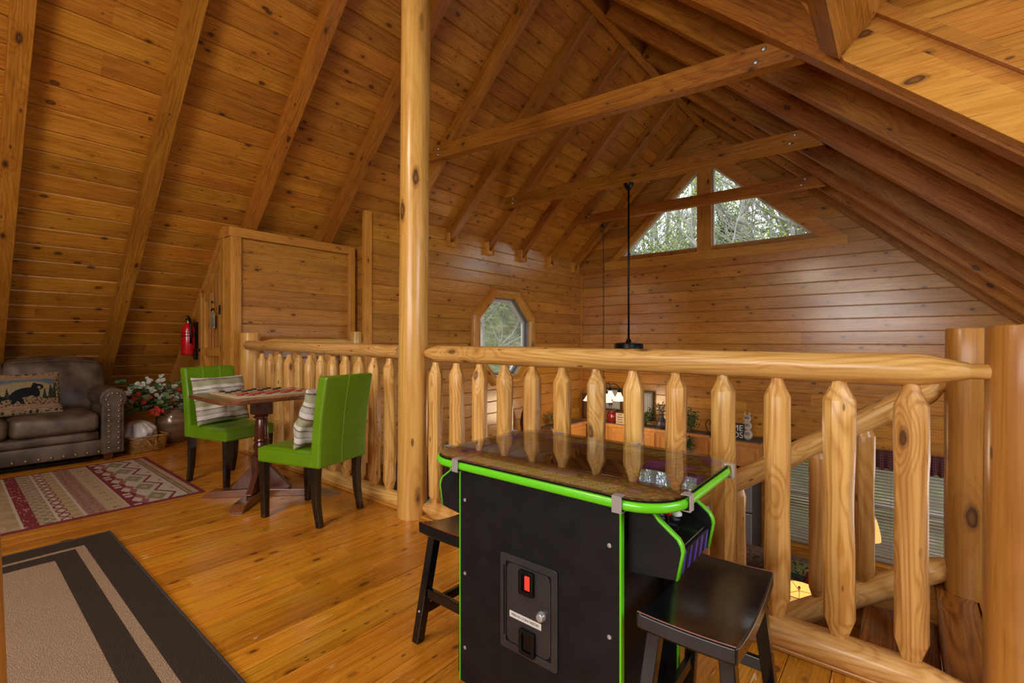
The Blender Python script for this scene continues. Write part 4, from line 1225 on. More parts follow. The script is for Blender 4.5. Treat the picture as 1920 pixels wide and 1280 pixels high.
def rug1(x, y):
    d_ = 1.286-y
    if d_ < 0.030 or x > -4.13 or x < -5.75: return RD
    def tri(s, p): s = (s/p) % 1; return 1-abs(2*s-1)
    jx = x+0.006*noise.noise(Vector((x*60, y*60, 0)))
    if d_ < 0.065: return TAN
    if d_ < 0.073: return BRN
    if d_ < 0.098: return TAN if ((x*26) % 1) < 0.7 else BRN
    if d_ < 0.104: return BRN
    if d_ < 0.45:
        P = 0.335; s = ((jx+4.10)/P) % 1; a_ = abs(s-0.5)*2
        dd = (d_-0.265)/0.085
        r_ = a_*0.95+abs(dd)*0.9
        if r_ < 0.22: return TAN
        if r_ < 0.30: return PNK
        if r_ < 0.70: return GN
        if r_ < 0.80: return LT
        # zigzag on the far side
        z1 = 0.165+0.055*a_*1.6-0.03
        if abs(d_-(0.15+0.085*a_)) < 0.011: return RD
        tr_ = (d_-0.115)
        if d_ < 0.15 and abs(((jx+4.10)/P) % 1-0.0) < 0.5:
            s2 = abs(((jx+4.10)/P+0.5) % 1-0.5)
            if s2 < 0.16*(1-abs(d_-0.135)/0.03): return TAN if s2 < 0.09 else BRN
        z2 = 0.425-0.10*(1-a_)
        if d_ > 0.35-0.0*a_ and d_ > 0.345+0.075*(1-a_)*0.9 and d_ < 0.445:
            s3 = abs(((jx+4.10)/P) % 1-0.5)
            if d_ > 0.38 and s3 > 0.32 and s3 < 0.46 and d_ < 0.425: return LT
            return RD
        if d_ > 0.30+0.06*a_ and d_ < 0.33+0.06*a_+0.02: return PNK if (int(x*140)+int(y*140)) % 2 else RD
        return LT
    if d_ < 0.458: return LT
    if d_ < 0.565:
        s = (jx/0.115) % 1
        if abs(d_-0.51) < 0.02 and abs(s-0.5) < 0.18 and abs(s-0.5)+abs(d_-0.51)*4 > 0.12: return GN if int(x/0.115) % 2 else BRN
        return TAN
    if d_ < 0.67:
        k_ = (d_-0.565)/0.105
        z_ = tri(jx+0.01*sin(y*300), 0.045)
        return (0.20, 0.08, 0.065) if abs(z_-k_) < 0.28 or abs(z_-(1-k_)) < 0.12 else (0.33, 0.24, 0.15)
    if d_ < 0.685: return LT
    if d_ < 0.735: return TAN if tri(jx, 0.12) > 0.4 else (0.30, 0.22, 0.10)
    if d_ < 0.80:
        a_ = tri(jx, 0.12); k_ = abs(d_-0.767)/0.033
        return RD if abs(a_-k_) < 0.22 else (LT if a_ > k_ else TAN)
    if d_ < 0.815: return LT
    if d_ < 0.895:
        n_ = noise.noise(Vector((x*45, y*45, 2)))
        a_ = tri(jx, 0.10); k_ = abs(d_-0.855)/0.04
        if abs(a_-k_) < 0.12: return LT
        return PNK if n_ > 0.25 else ((0.19, 0.16, 0.09) if n_ < 0 else (0.26, 0.21, 0.12))
    if d_ < 0.965: return RD if noise.noise(Vector((x*16, y*160, 2))) < 0.33 else PNK
    if d_ < 0.98: return LT
    k_ = (d_-0.98) % 0.5
    a_ = tri(jx, 0.4)
    if abs(k_-0.2-0.1*a_) < 0.02: return RD
    return TAN if noise.noise(Vector((x*12, y*12, 2))) > 0 else (0.31, 0.22, 0.12)
rug('area_rug', 'red and tan southwestern patterned rug in front of the sofa', -5.78, -4.10, -0.95, 1.286, 224, 300, rug1, PRNR)
DK = (0.036, 0.024, 0.017); JT = (0.30, 0.205, 0.135)
def rug2(x, y):
    j_ = 0.0025*noise.noise(Vector((x*90, y*90, 1)))
    e_ = min(0.645-y, x+3.672, -1.15-x, y+1.0)
    if e_ < 0.132: return DK
    if e_ < 0.17: return JT
    if e_ < 0.268: return DK
    return JT
rug('area_rug', 'brown bordered braided rug in the left foreground', -3.672, -1.15, -1.0, 0.645, 240, 160, rug2, PRNJ, 0.009)
o = MB().tube([(-3.672, -0.99, 0.007), (-3.672, 0.645, 0.007), (-1.16, 0.645, 0.007)], 0.006, 8).build('binding', plain('rug_binding', (0.03, 0.026, 0.024), 0.9), None, smooth=True)
r2 = [q for q in bpy.data.objects if q.name.startswith('area_rug')][-1]
r2 = bpy.data.objects['area_rug.001']; o.parent = r2; o.matrix_parent_inverse = Matrix.Translation(r2.location).inverted()
# ================================================================ arcade table, stools and small things
def shifted(mb, loc):
    mb.v = [(x-loc[0], y-loc[1], z-loc[2]) for x, y, z in mb.v]; return mb
AL = (-0.862, 1.337, 0)
AR = thing('arcade_table', 'black cocktail arcade machine with lime green edging and a smoked glass top', 'arcade machine', AL)
def arc(mb, name, mat, **kw): return shifted(mb, AL).build(name, mat, AR, **kw)
BX0, BX1, BY0, BY1 = -1.1625, -0.561, 1.125, 1.549  # cabinet and fittings scaled about the camera; panels stretched down to the floor
TZ = 0.726                      # underside of the table top
arc(MB().box(BX0+0.006, BX1-0.006, BY0, BY0+0.018, 0.0, TZ), 'side_panel', BLACK, bevel=0.002)
arc(MB().box(BX0+0.006, BX1-0.006, BY1-0.018, BY1, 0.0, TZ), 'side_panel', BLACK, bevel=0.002)
arc(MB().box(BX0+0.05, BX1-0.05, BY0+0.018, BY1-0.018, 0.02, TZ-0.01), 'cabinet_body', BLACK)
for x in (BX0, BX1-0.006):
    for y in (BY0-0.0005, BY1-0.0185):
        arc(MB().box(x, x+0.006, y, y+0.019, 0.0, TZ), 'edge_trim', EDGE, bevel=0.002)
TX0, TX1, TY0, TY1 = -1.295, -0.420, 1.086, 1.682
def rrect(x0, x1, y0, y1, r, n=10):
    P = []
    for cx, cy, a0 in ((x1-r, y0+r, -90), (x1-r, y1-r, 0), (x0+r, y1-r, 90), (x0+r, y0+r, 180)):
        for k in range(n+1):
            a = radians(a0+90*k/n); P.append((cx+r*cos(a), cy+r*sin(a)))
    return P
arc(MB().prism(rrect(TX0+.004, TX1-.004, TY0+.004, TY1-.004, 0.118), TZ, TZ+0.027), 'table_top', BLACK)
# lime T-moulding: rounded band around the top
R_ = rrect(TX0, TX1, TY0, TY1, 0.122, 12); cx_, cy_ = (TX0+TX1)/2, (TY0+TY1)/2
mb = MB(); n = len(R_); prof = [(0.0, TZ+0.002), (0.005, TZ+0.004), (0.008, TZ+0.009), (0.009, TZ+0.015), (0.008, TZ+0.021), (0.005, TZ+0.026), (0.0, TZ+0.028)]
R_in = rrect(TX0+0.0, TX1-0.0, TY0+0.0, TY1-0.0, 0.122, 12)
vs = []
for d_, z in prof:
    Q = rrect(TX0-d_, TX1+d_, TY0-d_, TY1+d_, 0.122+d_, 12); vs += [(x, y, z) for x, y in Q]
fs = []
for k in range(len(prof)-1):
    for i in range(n): fs.append((k*n+i, k*n+(i+1) % n, (k+1)*n+(i+1) % n, (k+1)*n+i))
for i in range(n): fs.append(((len(prof)-1)*n+i, (len(prof)-1)*n+(i+1) % n, (i+1) % n, i))
arc(mb.add(vs, fs), 'edge_trim', EDGE, smooth=True)
arc(MB().prism(rrect(TX0+0.004, TX1-0.004, TY0+0.004, TY1-0.004, 0.118, 12), TZ+0.0305, TZ+0.0365), 'glass_top', SMOKE)
# art print under the glass: monitor opening and coloured ends
ART = printed('arcade_art', 0.5)
def art(c):
    x, y = c.x, c.y
    if abs(x) < 0.19 and abs(y) < 0.16: return (0.012, 0.010, 0.012)
    if abs(x) < 0.21 and abs(y) < 0.18: return (0.05, 0.02, 0.015)
    n_ = noise.noise(Vector((x*14, y*14, 1))); n2 = noise.noise(Vector((x*45+3, y*45, 5)))
    yy = abs(y)
    if abs(x) < 0.27 and 0.20 < yy < 0.265:
        s = ((x*(1 if y < 0 else -1)+0.5*(yy-0.23))/0.052) % 1
        if s < 0.78: return (0.42, 0.62, 0.05) if n2 < 0.35 else (0.7, 0.75, 0.6)
        return (0.75, 0.75, 0.72) if s < 0.88 else (0.02, 0.015, 0.02)
    if n_ > 0.22: return (0.20, 0.04, 0.50)
    if n_ > 0.02: return (0.07, 0.02, 0.06)
    if n2 > 0.30: return (0.65, 0.30, 0.05)
    if n2 < -0.25: return (0.25, 0.42, 0.04)
    return (0.085, 0.03, 0.015) if n2 < 0.05 else (0.03, 0.012, 0.012)
hx_, hy_ = (TX1-TX0)/2-0.012, (TY1-TY0)/2-0.012
P_ = rrect(-hx_, hx_, -hy_, hy_, 0.110, 12)
mb = MB()
nx_, ny_ = 150, 96
def inside(x, y):
    r = 0.110; dx = max(0, abs(x)-(hx_-r)); dy = max(0, abs(y)-(hy_-r)); return dx*dx+dy*dy <= r*r
for i in range(nx_):
    for j in range(ny_):
        xa, xb = -hx_+2*hx_*i/nx_, -hx_+2*hx_*(i+1)/nx_; ya, yb = -hy_+2*hy_*j/ny_, -hy_+2*hy_*(j+1)/ny_
        if inside((xa+xb)/2, (ya+yb)/2): mb.add([(xa, ya, 0), (xb, ya, 0), (xb, yb, 0), (xa, yb, 0)], [(0, 1, 2, 3)])
o = mb.build('art_print', ART, AR); paint(o, art); o.location = (cx_-AL[0], cy_-AL[1], TZ+0.0285)
# metal glass clips
for x, y, ax in ((-1.13, TY0, 0), (-0.548, TY0, 0), (-1.13, TY1, 0), (-0.78, TY1, 0), (TX1, 1.205, 1), (TX1, 1.585, 1), (TX0, 1.205, 1), (TX0, 1.585, 1)):
    s = 1 if (ax == 0 and y < 1.3) or (ax == 1 and x < -1) else -1
    pr = [(0.010, TZ+0.0385), (-0.0135, TZ+0.0385), (-0.0135, TZ-0.004), (0.012, TZ-0.004), (0.012, TZ-0.001), (-0.0115, TZ-0.001), (-0.0115, TZ+0.037), (0.010, TZ+0.037)]
    if ax == 0: mb = MB().prism(pr, -0.0135, 0.0135, lambda a, z, t: (x+t, y+s*a, z))
    else: mb = MB().prism(pr, -0.0135, 0.0135, lambda a, z, t: (x+s*a, y+t, z))
    arc(mb, 'glass_clip', CHROME)
# control panels at both ends
CP = [(0.0, 0.536), (0.127, 0.552), (0.141, 0.625), (0.129, 0.655), (0.080, 0.691), (0.056, 0.720), (0.0, 0.720)]
PUR = plain('purple_art', (0.07, 0.03, 0.30), 0.4)
for s, xb in ((1, BX1), (-1, BX0)):
    for y in (1.167, 1.410):
        arc(MB().prism(CP, y, y+0.016, lambda a, z, t: (xb+s*a, t, z)), 'cheek_panel', BLACK, bevel=0.002)
        edge = [(0.127, 0.552), (0.141, 0.625), (0.138, 0.640), (0.129, 0.655), (0.080, 0.691), (0.056, 0.720)]
        vs = []; fs = []
        for a, z in edge:
            vs += [(xb+s*a, y-0.001, z), (xb+s*a, y+0.017, z), (xb+s*(a+0.005), y+0.017, z+0.002), (xb+s*(a+0.005), y-0.001, z+0.002)]
        for k in range(len(edge)-1):
            for i in range(4): fs.append((k*4+i, k*4+(i+1) % 4, (k+1)*4+(i+1) % 4, (k+1)*4+i))
        fs += [(0, 1, 2, 3), tuple(range(4*len(edge)-4, 4*len(edge)))]
        arc(MB().add(vs, fs), 'edge_trim', EDGE, smooth=True)
    arc(MB().prism([(0.0, 0.658), (0.127, 0.614), (0.127, 0.622), (0.0, 0.666)], 1.183, 1.410, lambda a, z, t: (xb+s*a, t, z)), 'control_panel', BLACKG, bevel=0.001)
    arc(MB().prism([(0.120, 0.558), (0.129, 0.558), (0.132, 0.614), (0.123, 0.614)], 1.183, 1.410, lambda a, z, t: (xb+s*a, t, z)), 'apron', BLACK)
    for k in range(5):
        y0 = 1.192+k*0.044
        arc(MB().prism([(y0, 0.562), (y0+0.013, 0.562), (y0+0.037, 0.610), (y0+0.024, 0.610)], 0.1300, 0.1335, lambda y, z, a: (xb+s*(a+0.0*z), y, z)), 'apron_stripe', PUR)
    arc(MB().box(min(xb, xb+s*0.12), max(xb, xb+s*0.12), 1.183, 1.410, 0.546, 0.553), 'panel_bottom', BLACK)
    zt_ = 0.648
    arc(MB().lathe([(0.030, 0), (0.030, 0.003), (0.008, 0.006), (0.0055, 0.008), (0.005, 0.042)], 18, (xb+s*0.068, 1.262, zt_-0.004)), 'joystick_shaft', BLACKM, auto=40)
    arc(MB().ball((xb+s*0.068, 1.262, zt_+0.042), 0.0165, 16, 10), 'joystick_ball', RED, smooth=True)
    for dx, dy in ((0.055, 0.112), (0.03, 0.075)):
        arc(MB().lathe([(0.017, 0), (0.017, 0.006), (0.0145, 0.009), (0.0115, 0.0095), (0.0115, 0.013), (0.010, 0.014), (0.0, 0.013)], 18, (xb+s*dx, 1.25+dy, 0.665-dx*0.348)), 'push_button', WHITE, auto=40)
# screws on the long side
sc_me = MB().lathe([(0.0062, 0), (0.006, 0.0015), (0.003, 0.0022), (0.0025, 0.0012), (0, 0.0012)], 12).mesh('screw'); sc_me.materials.append(CHROME)
for x, z in ((-1.134, 0.616), (-1.134, 0.369), (-1.134, 0.119), (-0.595, 0.611), (-0.595, 0.369), (-0.595, 0.119)):
    link_mesh('screw', sc_me, AR, (x-AL[0], BY0-0.0003-AL[1], z), (pi/2, 0, 0))
# coin door
yF = BY0
def ring_frame(x0, x1, z0, z1, w, y0, y1, r):
    A = rrect(x0, x1, z0, z1, r, 5); B = rrect(x0+w, x1-w, z0+w, z1-w, max(0.002, r-w*0.4), 5); n = len(A)
    vs = [(x, y0, z) for x, z in A]+[(x, y0, z) for x, z in B]+[(x, y1, z) for x, z in A]+[(x, y1, z) for x, z in B]
    fs = []
    for i in range(n):
        j = (i+1) % n
        fs += [(i, j, n+j, n+i), (2*n+i, 3*n+i, 3*n+j, 2*n+j), (i, 2*n+i, 2*n+j, j), (n+i, n+j, 3*n+j, 3*n+i)]
    return MB().add(vs, fs)
CX0, CX1, CZ0, CZ1 = -0.972, -0.757, 0.1985, 0.492
arc(ring_frame(CX0, CX1, CZ0, CZ1, 0.022, yF-0.006, yF, 0.010), 'coin_door_frame', DOORM, bevel=0.0015)
arc(MB().prism(rrect(CX0+0.025, CX1-0.025, CZ0+0.025, CZ1-0.025, 0.022, 6), yF-0.0045, yF+0.002, lambda x, z, t: (x, t, z)), 'coin_door_plate', DOORM, bevel=0.001)
def bez(xc, zc, w, h, nm):
    arc(ring_frame(xc-w/2, xc+w/2, zc-h/2, zc+h/2, 0.011, yF-0.016, yF-0.004, 0.006), nm, BLACKM, bevel=0.002)
bez(-0.866, 0.426, 0.054, 0.073, 'coin_slot_bezel')
bez(-0.863, 0.248, 0.058, 0.075, 'coin_return_bezel')
arc(MB().box(-0.890, -0.842, yF-0.008, yF-0.004, 0.393, 0.459), 'slot_plate', BLACKM)
arc(MB().box(-0.871, -0.847, yF-0.013, yF-0.006, 0.406, 0.447), 'coin_button', plain('red_lit_button', (0.8, 0.03, 0.02), 0.3, emis=(1, 0.05, 0.03), estr=0.7), bevel=0.002)
arc(MB().box(-0.883, -0.878, yF-0.0095, yF-0.007, 0.400, 0.451), 'coin_slot', BLACKG)
arc(MB().box(-0.881, -0.846, yF-0.009, yF-0.004, 0.222, 0.274), 'return_flap', BLACKM, bevel=0.002)
arc(MB().box(-0.958, -0.952, yF-0.007, yF-0.003, 0.24, 0.456), 'hinge', BLACKM)
lk = MB().lathe([(0.015, 0), (0.015, 0.004), (0.0125, 0.008), (0.0115, 0.014), (0.009, 0.0155), (0.0, 0.0155)], 20).build('lock', CHROME, AR, auto=40)
lk.location = (-0.812-AL[0], yF-0.004-AL[1], 0.345); lk.rotation_euler = (pi/2, 0, 0)
# label strip
arc(MB().box(-0.934, -0.814, yF-0.0056, yF-0.0042, 0.302, 0.321), 'label_strip', plain('label_paper', (0.68, 0.70, 0.70), 0.5))
INK = plain('label_ink', (0.02, 0.02, 0.025), 0.5)
def lettering(text, size, loc, rot, parent, mat=INK, ax='CENTER', ext=0.0002, spacing=1.0):
    """flat raised letters as one mesh"""
    cu = bpy.data.curves.new('lettering', 'FONT'); cu.body = text; cu.size = size; cu.align_x = ax; cu.align_y = 'CENTER'; cu.extrude = ext
    cu.space_character = spacing
    tmp = bpy.data.objects.new('tmp', cu); COL.objects.link(tmp); bpy.context.view_layer.update()
    me = bpy.data.meshes.new_from_object(tmp.evaluated_get(bpy.context.evaluated_depsgraph_get())); bpy.data.objects.remove(tmp)
    me.materials.clear(); me.materials.append(mat)
    o = bpy.data.objects.new('lettering', me); COL.objects.link(o); o.parent = parent; o.location = loc; o.rotation_euler = rot
    return o
lettering('FREE NO COINS NEEDED', 0.0102, (-0.874-AL[0], yF-0.0058-AL[1], 0.3115), (pi/2, 0, 0), AR, spacing=0.9)

# ---- saddle stools
RUB = plain('worn_red_edge', (0.20, 0.03, 0.012), 0.4)
def stool(label, loc, rz):
    t = thing('saddle_stool', label, 'stool', loc, rz)
    hx, hy = 0.120, 0.226; th = 0.042
    def zt(x, y): return 0.434+0.030*(abs(y)/hy)**2.2-0.004*(1-(x/hx)**2)
    def P(u, v):
        x = (2*u-1)*hx; y = (2*v-1)*hy; e = 0.006
        return (x, y, zt(x, y))
    mb = MB().grid(P, 16, 28)
    mb.grid(lambda u, v: ((2*u-1)*hx, (2*v-1)*hy, zt((2*u-1)*hx, (2*v-1)*hy)-th), 16, 28)
    for s in (-1, 1):
        mb.grid(lambda u, v: (s*hx, (2*v-1)*hy, zt(s*hx, (2*v-1)*hy)-th*u), 3, 28)
        mb.grid(lambda u, v: ((2*v-1)*hx, s*hy, zt((2*v-1)*hx, s*hy)-th*u), 3, 16)
    mb.build('seat', BLACKG, t, auto=40, bevel=0.006)
    for s in (-1, 1):
        MB().tube([((2*k/16-1)*hx*0.97, s*(hy-0.004), zt((2*k/16-1)*hx, s*hy)-0.0008) for k in range(17)], 0.0016, 5).build('worn_edge', RUB, t)
    for sx in (-1, 1):
        for sy in (-1, 1):
            MB().taper((sx*0.128, sy*0.222, 0), (sx*0.086, sy*0.170, 0.42), 0.034, 0.034, 0.036, 0.036).build('leg', BLACKG, t, bevel=0.003)
    def at(sx, sy, z): f = z/0.42; return Vector((sx*(0.128-0.042*f), sy*(0.222-0.052*f), z))
    for sy in (-1, 1): MB().beam(at(-1, sy, 0.19), at(1, sy, 0.19), 0.018, 0.036).build('stretcher', BLACKG, t, bevel=0.002)
    for sx in (-1, 1): MB().beam(at(sx, -1, 0.12), at(sx, 1, 0.12), 0.018, 0.036).build('stretcher', BLACKG, t, bevel=0.002)
    for sx in (-1, 1):
        p = at(sx, -1, 0.12); b_ = MB().ball((p.x-0.0, p.y-0.017, p.z), 0.005, 10, 6).build('bolt_cap', CHROME, t, smooth=True)
    return t
stool('black saddle stool half hidden by the arcade machine, its left end showing', (-1.303, 1.387, 0), 0)
stool('black saddle stool in the right foreground with a chipped seat edge', (-0.408, 1.355, 0), radians(1.5))
tag(MB().tube([(-1.33+0.055*cos(a), 1.62+0.05*sin(a), 0.0065+0.002*abs(sin(2*a))) for a in [radians(k*15-40) for k in range(20)]]+[(-1.22, 1.60, 0.006), (-1.16, 1.57, 0.006)], 0.006, 8).build('power_cord', WHITE, None, smooth=True), 'white power cord looped on the floor beside the arcade machine', 'cord')

# ---- floor register
v_ = thing('floor_register', 'flat metal floor vent beside the foot of the game table', 'vent', (-3.41, 1.87, 0.0), radians(2))
MB().box(-0.14, 0.14, -0.055, -0.046, 0.0, 0.004).box(-0.14, 0.14, 0.046, 0.055, 0, 0.004).box(-0.14, -0.128, -0.046, 0.046, 0, 0.004).box(0.128, 0.14, -0.046, 0.046, 0, 0.004).build('frame', STEEL, v_)
for i in range(9): MB().box(-0.128+i*0.0295, -0.128+i*0.0295+0.012, -0.046, 0.046, 0.0005, 0.0032).build('slat', STEEL, v_)

# ---- basket, bag, stoneware jar with flowers
WK = plain('wicker', (0.36, 0.18, 0.045), 0.6, noise_amt=0.5, nscale=60, bump=0.3, bscale=120)
bk = thing('wicker_basket', 'low wicker basket on the floor between the sofa arm and the stoneware jar', 'basket', (-6.30, 1.36, 0), radians(8))
hx, hy = 0.225, 0.155
for k in range(8):
    z = 0.012+0.0165*k; f = 1+0.10*k/8
    P = rrect(-hx*f, hx*f, -hy*f, hy*f, 0.05, 4); m_ = len(P)
    pts = []
    for i in range(m_):
        x, y = P[i]; x2, y2 = P[(i+1) % m_]
        nseg = max(1, int(sqrt((x2-x)**2+(y2-y)**2)/0.02))
        for q in range(nseg):
            pts.append((x+(x2-x)*q/nseg, y+(y2-y)*q/nseg, 0))
    pts = [(x*(1+0.018*(1 if (i+k) % 2 else -1)), y*(1+0.018*(1 if (i+k) % 2 else -1)), z) for i, (x, y, _) in enumerate(pts)]
    MB().tube(pts, 0.0075, 6, closed=True).build('weave', WK, bk, smooth=True)
MB().tube([(x*1.13, y*1.13, 0.145+0.012*abs(x)/hx) for x, y in rrect(-hx, hx, -hy, hy, 0.05, 4)], 0.010, 8, closed=True).build('rim', WK, bk, smooth=True)
MB().box(-hx+0.01, hx-0.01, -hy+0.01, hy-0.01, 0.0, 0.01).build('bottom', WK, bk)
for s in (1,): MB().tube([(s*hx*1.12, -0.05, 0.14), (s*(hx*1.12+0.05), -0.03, 0.10), (s*(hx*1.12+0.085), 0.0, 0.03), (s*(hx*1.12+0.05), 0.03, 0.09), (s*hx*1.12, 0.05, 0.14)], 0.008, 6).build('handle', WK, bk, smooth=True)
BAGM = plain('white_bag_plastic', (0.78, 0.80, 0.88), 0.35, noise_amt=0.05, nscale=6)
def bagf(q):
    a = math.atan2(q.y, q.x); r = 1+0.16*noise.noise(q*11)+0.06*sin(a*13+3*q.z*8)*max(0, (q.z+0.08)*6)+0.05*noise.noise(q*30)
    return Vector((q.x*r, q.y*r, q.z*(1+0.18*noise.noise(q*9+Vector((3, 1, 2))))))
bg = MB().ball((0, 0, 0.16), 0.155, 72, 36, (1.15, 0.95, 0.95), bagf)
tag(bg.build('plastic_bag', BAGM, None, smooth=True, loc=(-6.30, 1.35, 0.005)), 'white plastic bag gathered at the top, sitting in the wicker basket', 'bag')

m, nt, b = newmat('stoneware'); N = nt.nodes; L = nt.links
tc = N.new('ShaderNodeTexCoord'); mp = N.new('ShaderNodeVectorMath'); mp.operation = 'MULTIPLY'; mp.inputs[1].default_value = (3, 3, 34)
n1 = N.new('ShaderNodeTexNoise'); n1.inputs['Scale'].default_value = 1; n1.inputs['Detail'].default_value = 3; L.new(tc.outputs['Object'], mp.inputs[0]); L.new(mp.outputs[0], n1.inputs['Vector'])
rp = N.new('ShaderNodeValToRGB'); rp.color_ramp.elements[0].position = 0.3; rp.color_ramp.elements[0].color = (0.09, 0.05, 0.03, 1); rp.color_ramp.elements[1].position = 0.7; rp.color_ramp.elements[1].color = (0.28, 0.18, 0.10, 1)
L.new(n1.outputs[0], rp.inputs[0]); L.new(rp.outputs[0], b.inputs['Base Color']); b.inputs['Roughness'].default_value = 0.22; b.inputs['Coat Weight'].default_value = 0.5
STW = m
jr = thing('stoneware_jar', 'brown glazed stoneware jar on the floor in the corner, full of artificial flowers', 'jar', (-6.45, 1.70, 0))
MB().lathe([(0.10, 0), (0.115, 0.01), (0.150, 0.10), (0.168, 0.20), (0.160, 0.29), (0.135, 0.345), (0.118, 0.365), (0.122, 0.385), (0.128, 0.40), (0.120, 0.405), (0.110, 0.40), (0.108, 0.36), (0.0, 0.33)], 36, cap=False).build('body', STW, jr, auto=50)
hpt = []
for k in range(9):
    a = pi*k/8; hpt.append((0.135+0.028*sin(a), -0.045+0.0*a-0.045*cos(a)*0.9, 0.30+0.055*sin(a)))
o = MB().tube(hpt, 0.010, 8).build('handle', STW, jr, smooth=True); o.rotation_euler = (0, 0, radians(-35))
# flowers: stems, leaves and blossoms
LEAFC = [plain('leaf_green', (0.035, 0.085, 0.022), 0.5), plain('leaf_grey_green', (0.11, 0.15, 0.12), 0.6), plain('leaf_variegated', (0.16, 0.22, 0.10), 0.5)]
PET = [plain('petal_red', (0.55, 0.035, 0.018), 0.5), plain('petal_white', (0.50, 0.55, 0.50), 0.55)]
fo = thing('flower_arrangement', 'red and white artificial geraniums with grey-green leaves in the stoneware jar', 'flowers', (-6.45, 1.70, 0.36))
def leaf_me(mat, L_=0.055, w=0.04, round_=True):
    n = 8; P = []
    for k in range(n):
        a = 2*pi*k/n; rr = 1+0.12*(k % 2)
        P.append((L_/2+L_/2*cos(a)*rr, w/2*sin(a)*rr, 0.006*cos(a*2)))
    me = MB().add(P+[(L_/2, 0, 0.006)], [(k, (k+1) % n, n) for k in range(n)]).mesh('leaf'); me.materials.append(mat); return me
LM = [leaf_me(m_) for m_ in LEAFC]
def blossom_me(mat):
    mb = MB()
    for k in range(6):
        a = 2*pi*k/6; c_ = Vector((0.016*cos(a), 0.016*sin(a), 0.004*(k % 2)))
        q = []
        for j in range(6):
            b_ = 2*pi*j/6; q.append((c_.x+0.012*cos(b_), c_.y+0.012*sin(b_), c_.z+0.005*cos(b_-a)))
        mb.add(q, [tuple(range(6))])
    mb.ball((0, 0, 0.005), 0.006, 6, 4)
    me = mb.mesh('blossom'); me.materials.append(mat); return me
BM = [blossom_me(m_) for m_ in PET]
rn = random.Random(5)
stm = MB()
camd = Vector((6.45, -1.7, 0.6)).normalized()
side = Vector((camd.y, -camd.x, 0)).normalized()
def fpos():
    a = rn.uniform(0, 2*pi); e = rn.uniform(-0.1, 1.0); r = rn.uniform(0.20, 0.40)
    return Vector((0.62*r*cos(a), 1.25*r*sin(a)*(1.05 if sin(a) < 0 else 0.80), 0.05+0.80*r*e)), r
for i in range(280):
    p, r = fpos()
    kind = 0 if i % 3 else (1 if p.z < 0.16 and p.y > -0.1 else 2)
    if p.y > 0.02 and i % 2: kind = 2
    link_mesh('leaf', LM[kind], fo, p, (camd+Vector((rn.uniform(-.7, .7), rn.uniform(-.7, .7), rn.uniform(-.3, .9)))).to_track_quat('Z', 'Y').to_euler(), (rn.uniform(0.8, 1.3),)*3)
    if i % 4 == 0: stm.tube([(0, 0, -0.02), tuple(p*0.55+Vector((0, 0, 0.05))), tuple(p)], 0.002, 4)
clusters = [((-0.0, -0.30, 0.17), 0), ((0.05, -0.22, 0.14), 0), ((0.12, -0.10, 0.10), 0), ((0.16, -0.16, 0.03), 0), ((0.15, -0.04, 0.12), 0), ((0.10, -0.2, 0.02), 0), ((0.1, 0.02, 0.19), 0), ((0.05, 0.22, 0.26), 0), ((0.05, 0.25, 0.17), 0),
            ((0.0, -0.18, 0.33), 1), ((0.0, -0.26, 0.27), 1), ((0.05, -0.18, 0.23), 1), ((0.05, -0.10, 0.25), 1), ((0.1, -0.12, 0.18), 1), ((0.05, -0.02, 0.25), 1), ((-0.02, -0.33, 0.22), 1), ((0.0, -0.09, 0.34), 1), ((0.12, 0.0, 0.17), 1)]
for c_, kk in clusters:
    c_ = Vector(c_)
    for k in range(6):
        p = Vector((c_.x, c_.y*1.2, c_.z*1.1))+Vector((rn.uniform(-.03, .06), rn.uniform(-.045, .045), rn.uniform(-.035, .035)))
        d_ = (camd*1.2+Vector((rn.uniform(-.5, .5), rn.uniform(-.6, .6), rn.uniform(-.2, .9)))).normalized()
        link_mesh('blossom', BM[kk], fo, p, d_.to_track_quat('Z', 'Y').to_euler(), (rn.uniform(0.65, 0.95),)*3)
    stm.tube([(0, 0, -0.02), tuple(c_*0.5), tuple(c_)], 0.0022, 4)
o = stm.build('stem', LEAFC[0], fo); o['kind'] = 'stuff'

# ---- fire extinguisher
fe = thing('fire_extinguisher', 'red fire extinguisher hung on the closet front next to the small door', 'fire extinguisher', (-6.64, 1.90, 0.985))
MB().lathe([(0.055, 0), (0.070, 0.006), (0.073, 0.02), (0.073, 0.30), (0.066, 0.34), (0.048, 0.368), (0.028, 0.38), (0.024, 0.385)], 28).build('cylinder', RED, fe, auto=60)
MB().lathe([(0.0745, 0.225), (0.0745, 0.237)], 28, cap=False).build('strap', BLACK, fe, smooth=True)
MB().lathe([(0.0745, 0.262), (0.0745, 0.270)], 28, cap=False).build('strap', BLACK, fe, smooth=True)
MB().lathe([(0.020, 0.38), (0.022, 0.40), (0.018, 0.42), (0.010, 0.43)], 16).build('valve', BRASS, fe, auto=40)
MB().prism([(-0.085, 0.430), (-0.075, 0.418), (0.0, 0.432), (0.035, 0.420), (0.04, 0.440), (0.0, 0.452)], -0.010, 0.010, lambda x, z, y: (x, y, z)).build('lever', BLACKM, fe, bevel=0.002)
MB().prism([(-0.090, 0.470), (-0.080, 0.478), (0.0, 0.476), (0.045, 0.445), (0.035, 0.440), (0.0, 0.462)], -0.010, 0.010, lambda x, z, y: (x, y, z)).build('handle', BLACKM, fe, bevel=0.002)
MB().tube([(0.015, 0, 0.43), (0.07, 0, 0.43), (0.095, 0, 0.37), (0.098, 0.0, 0.25), (0.094, 0, 0.14)], 0.011, 10).build('hose', BLACKM, fe, smooth=True)
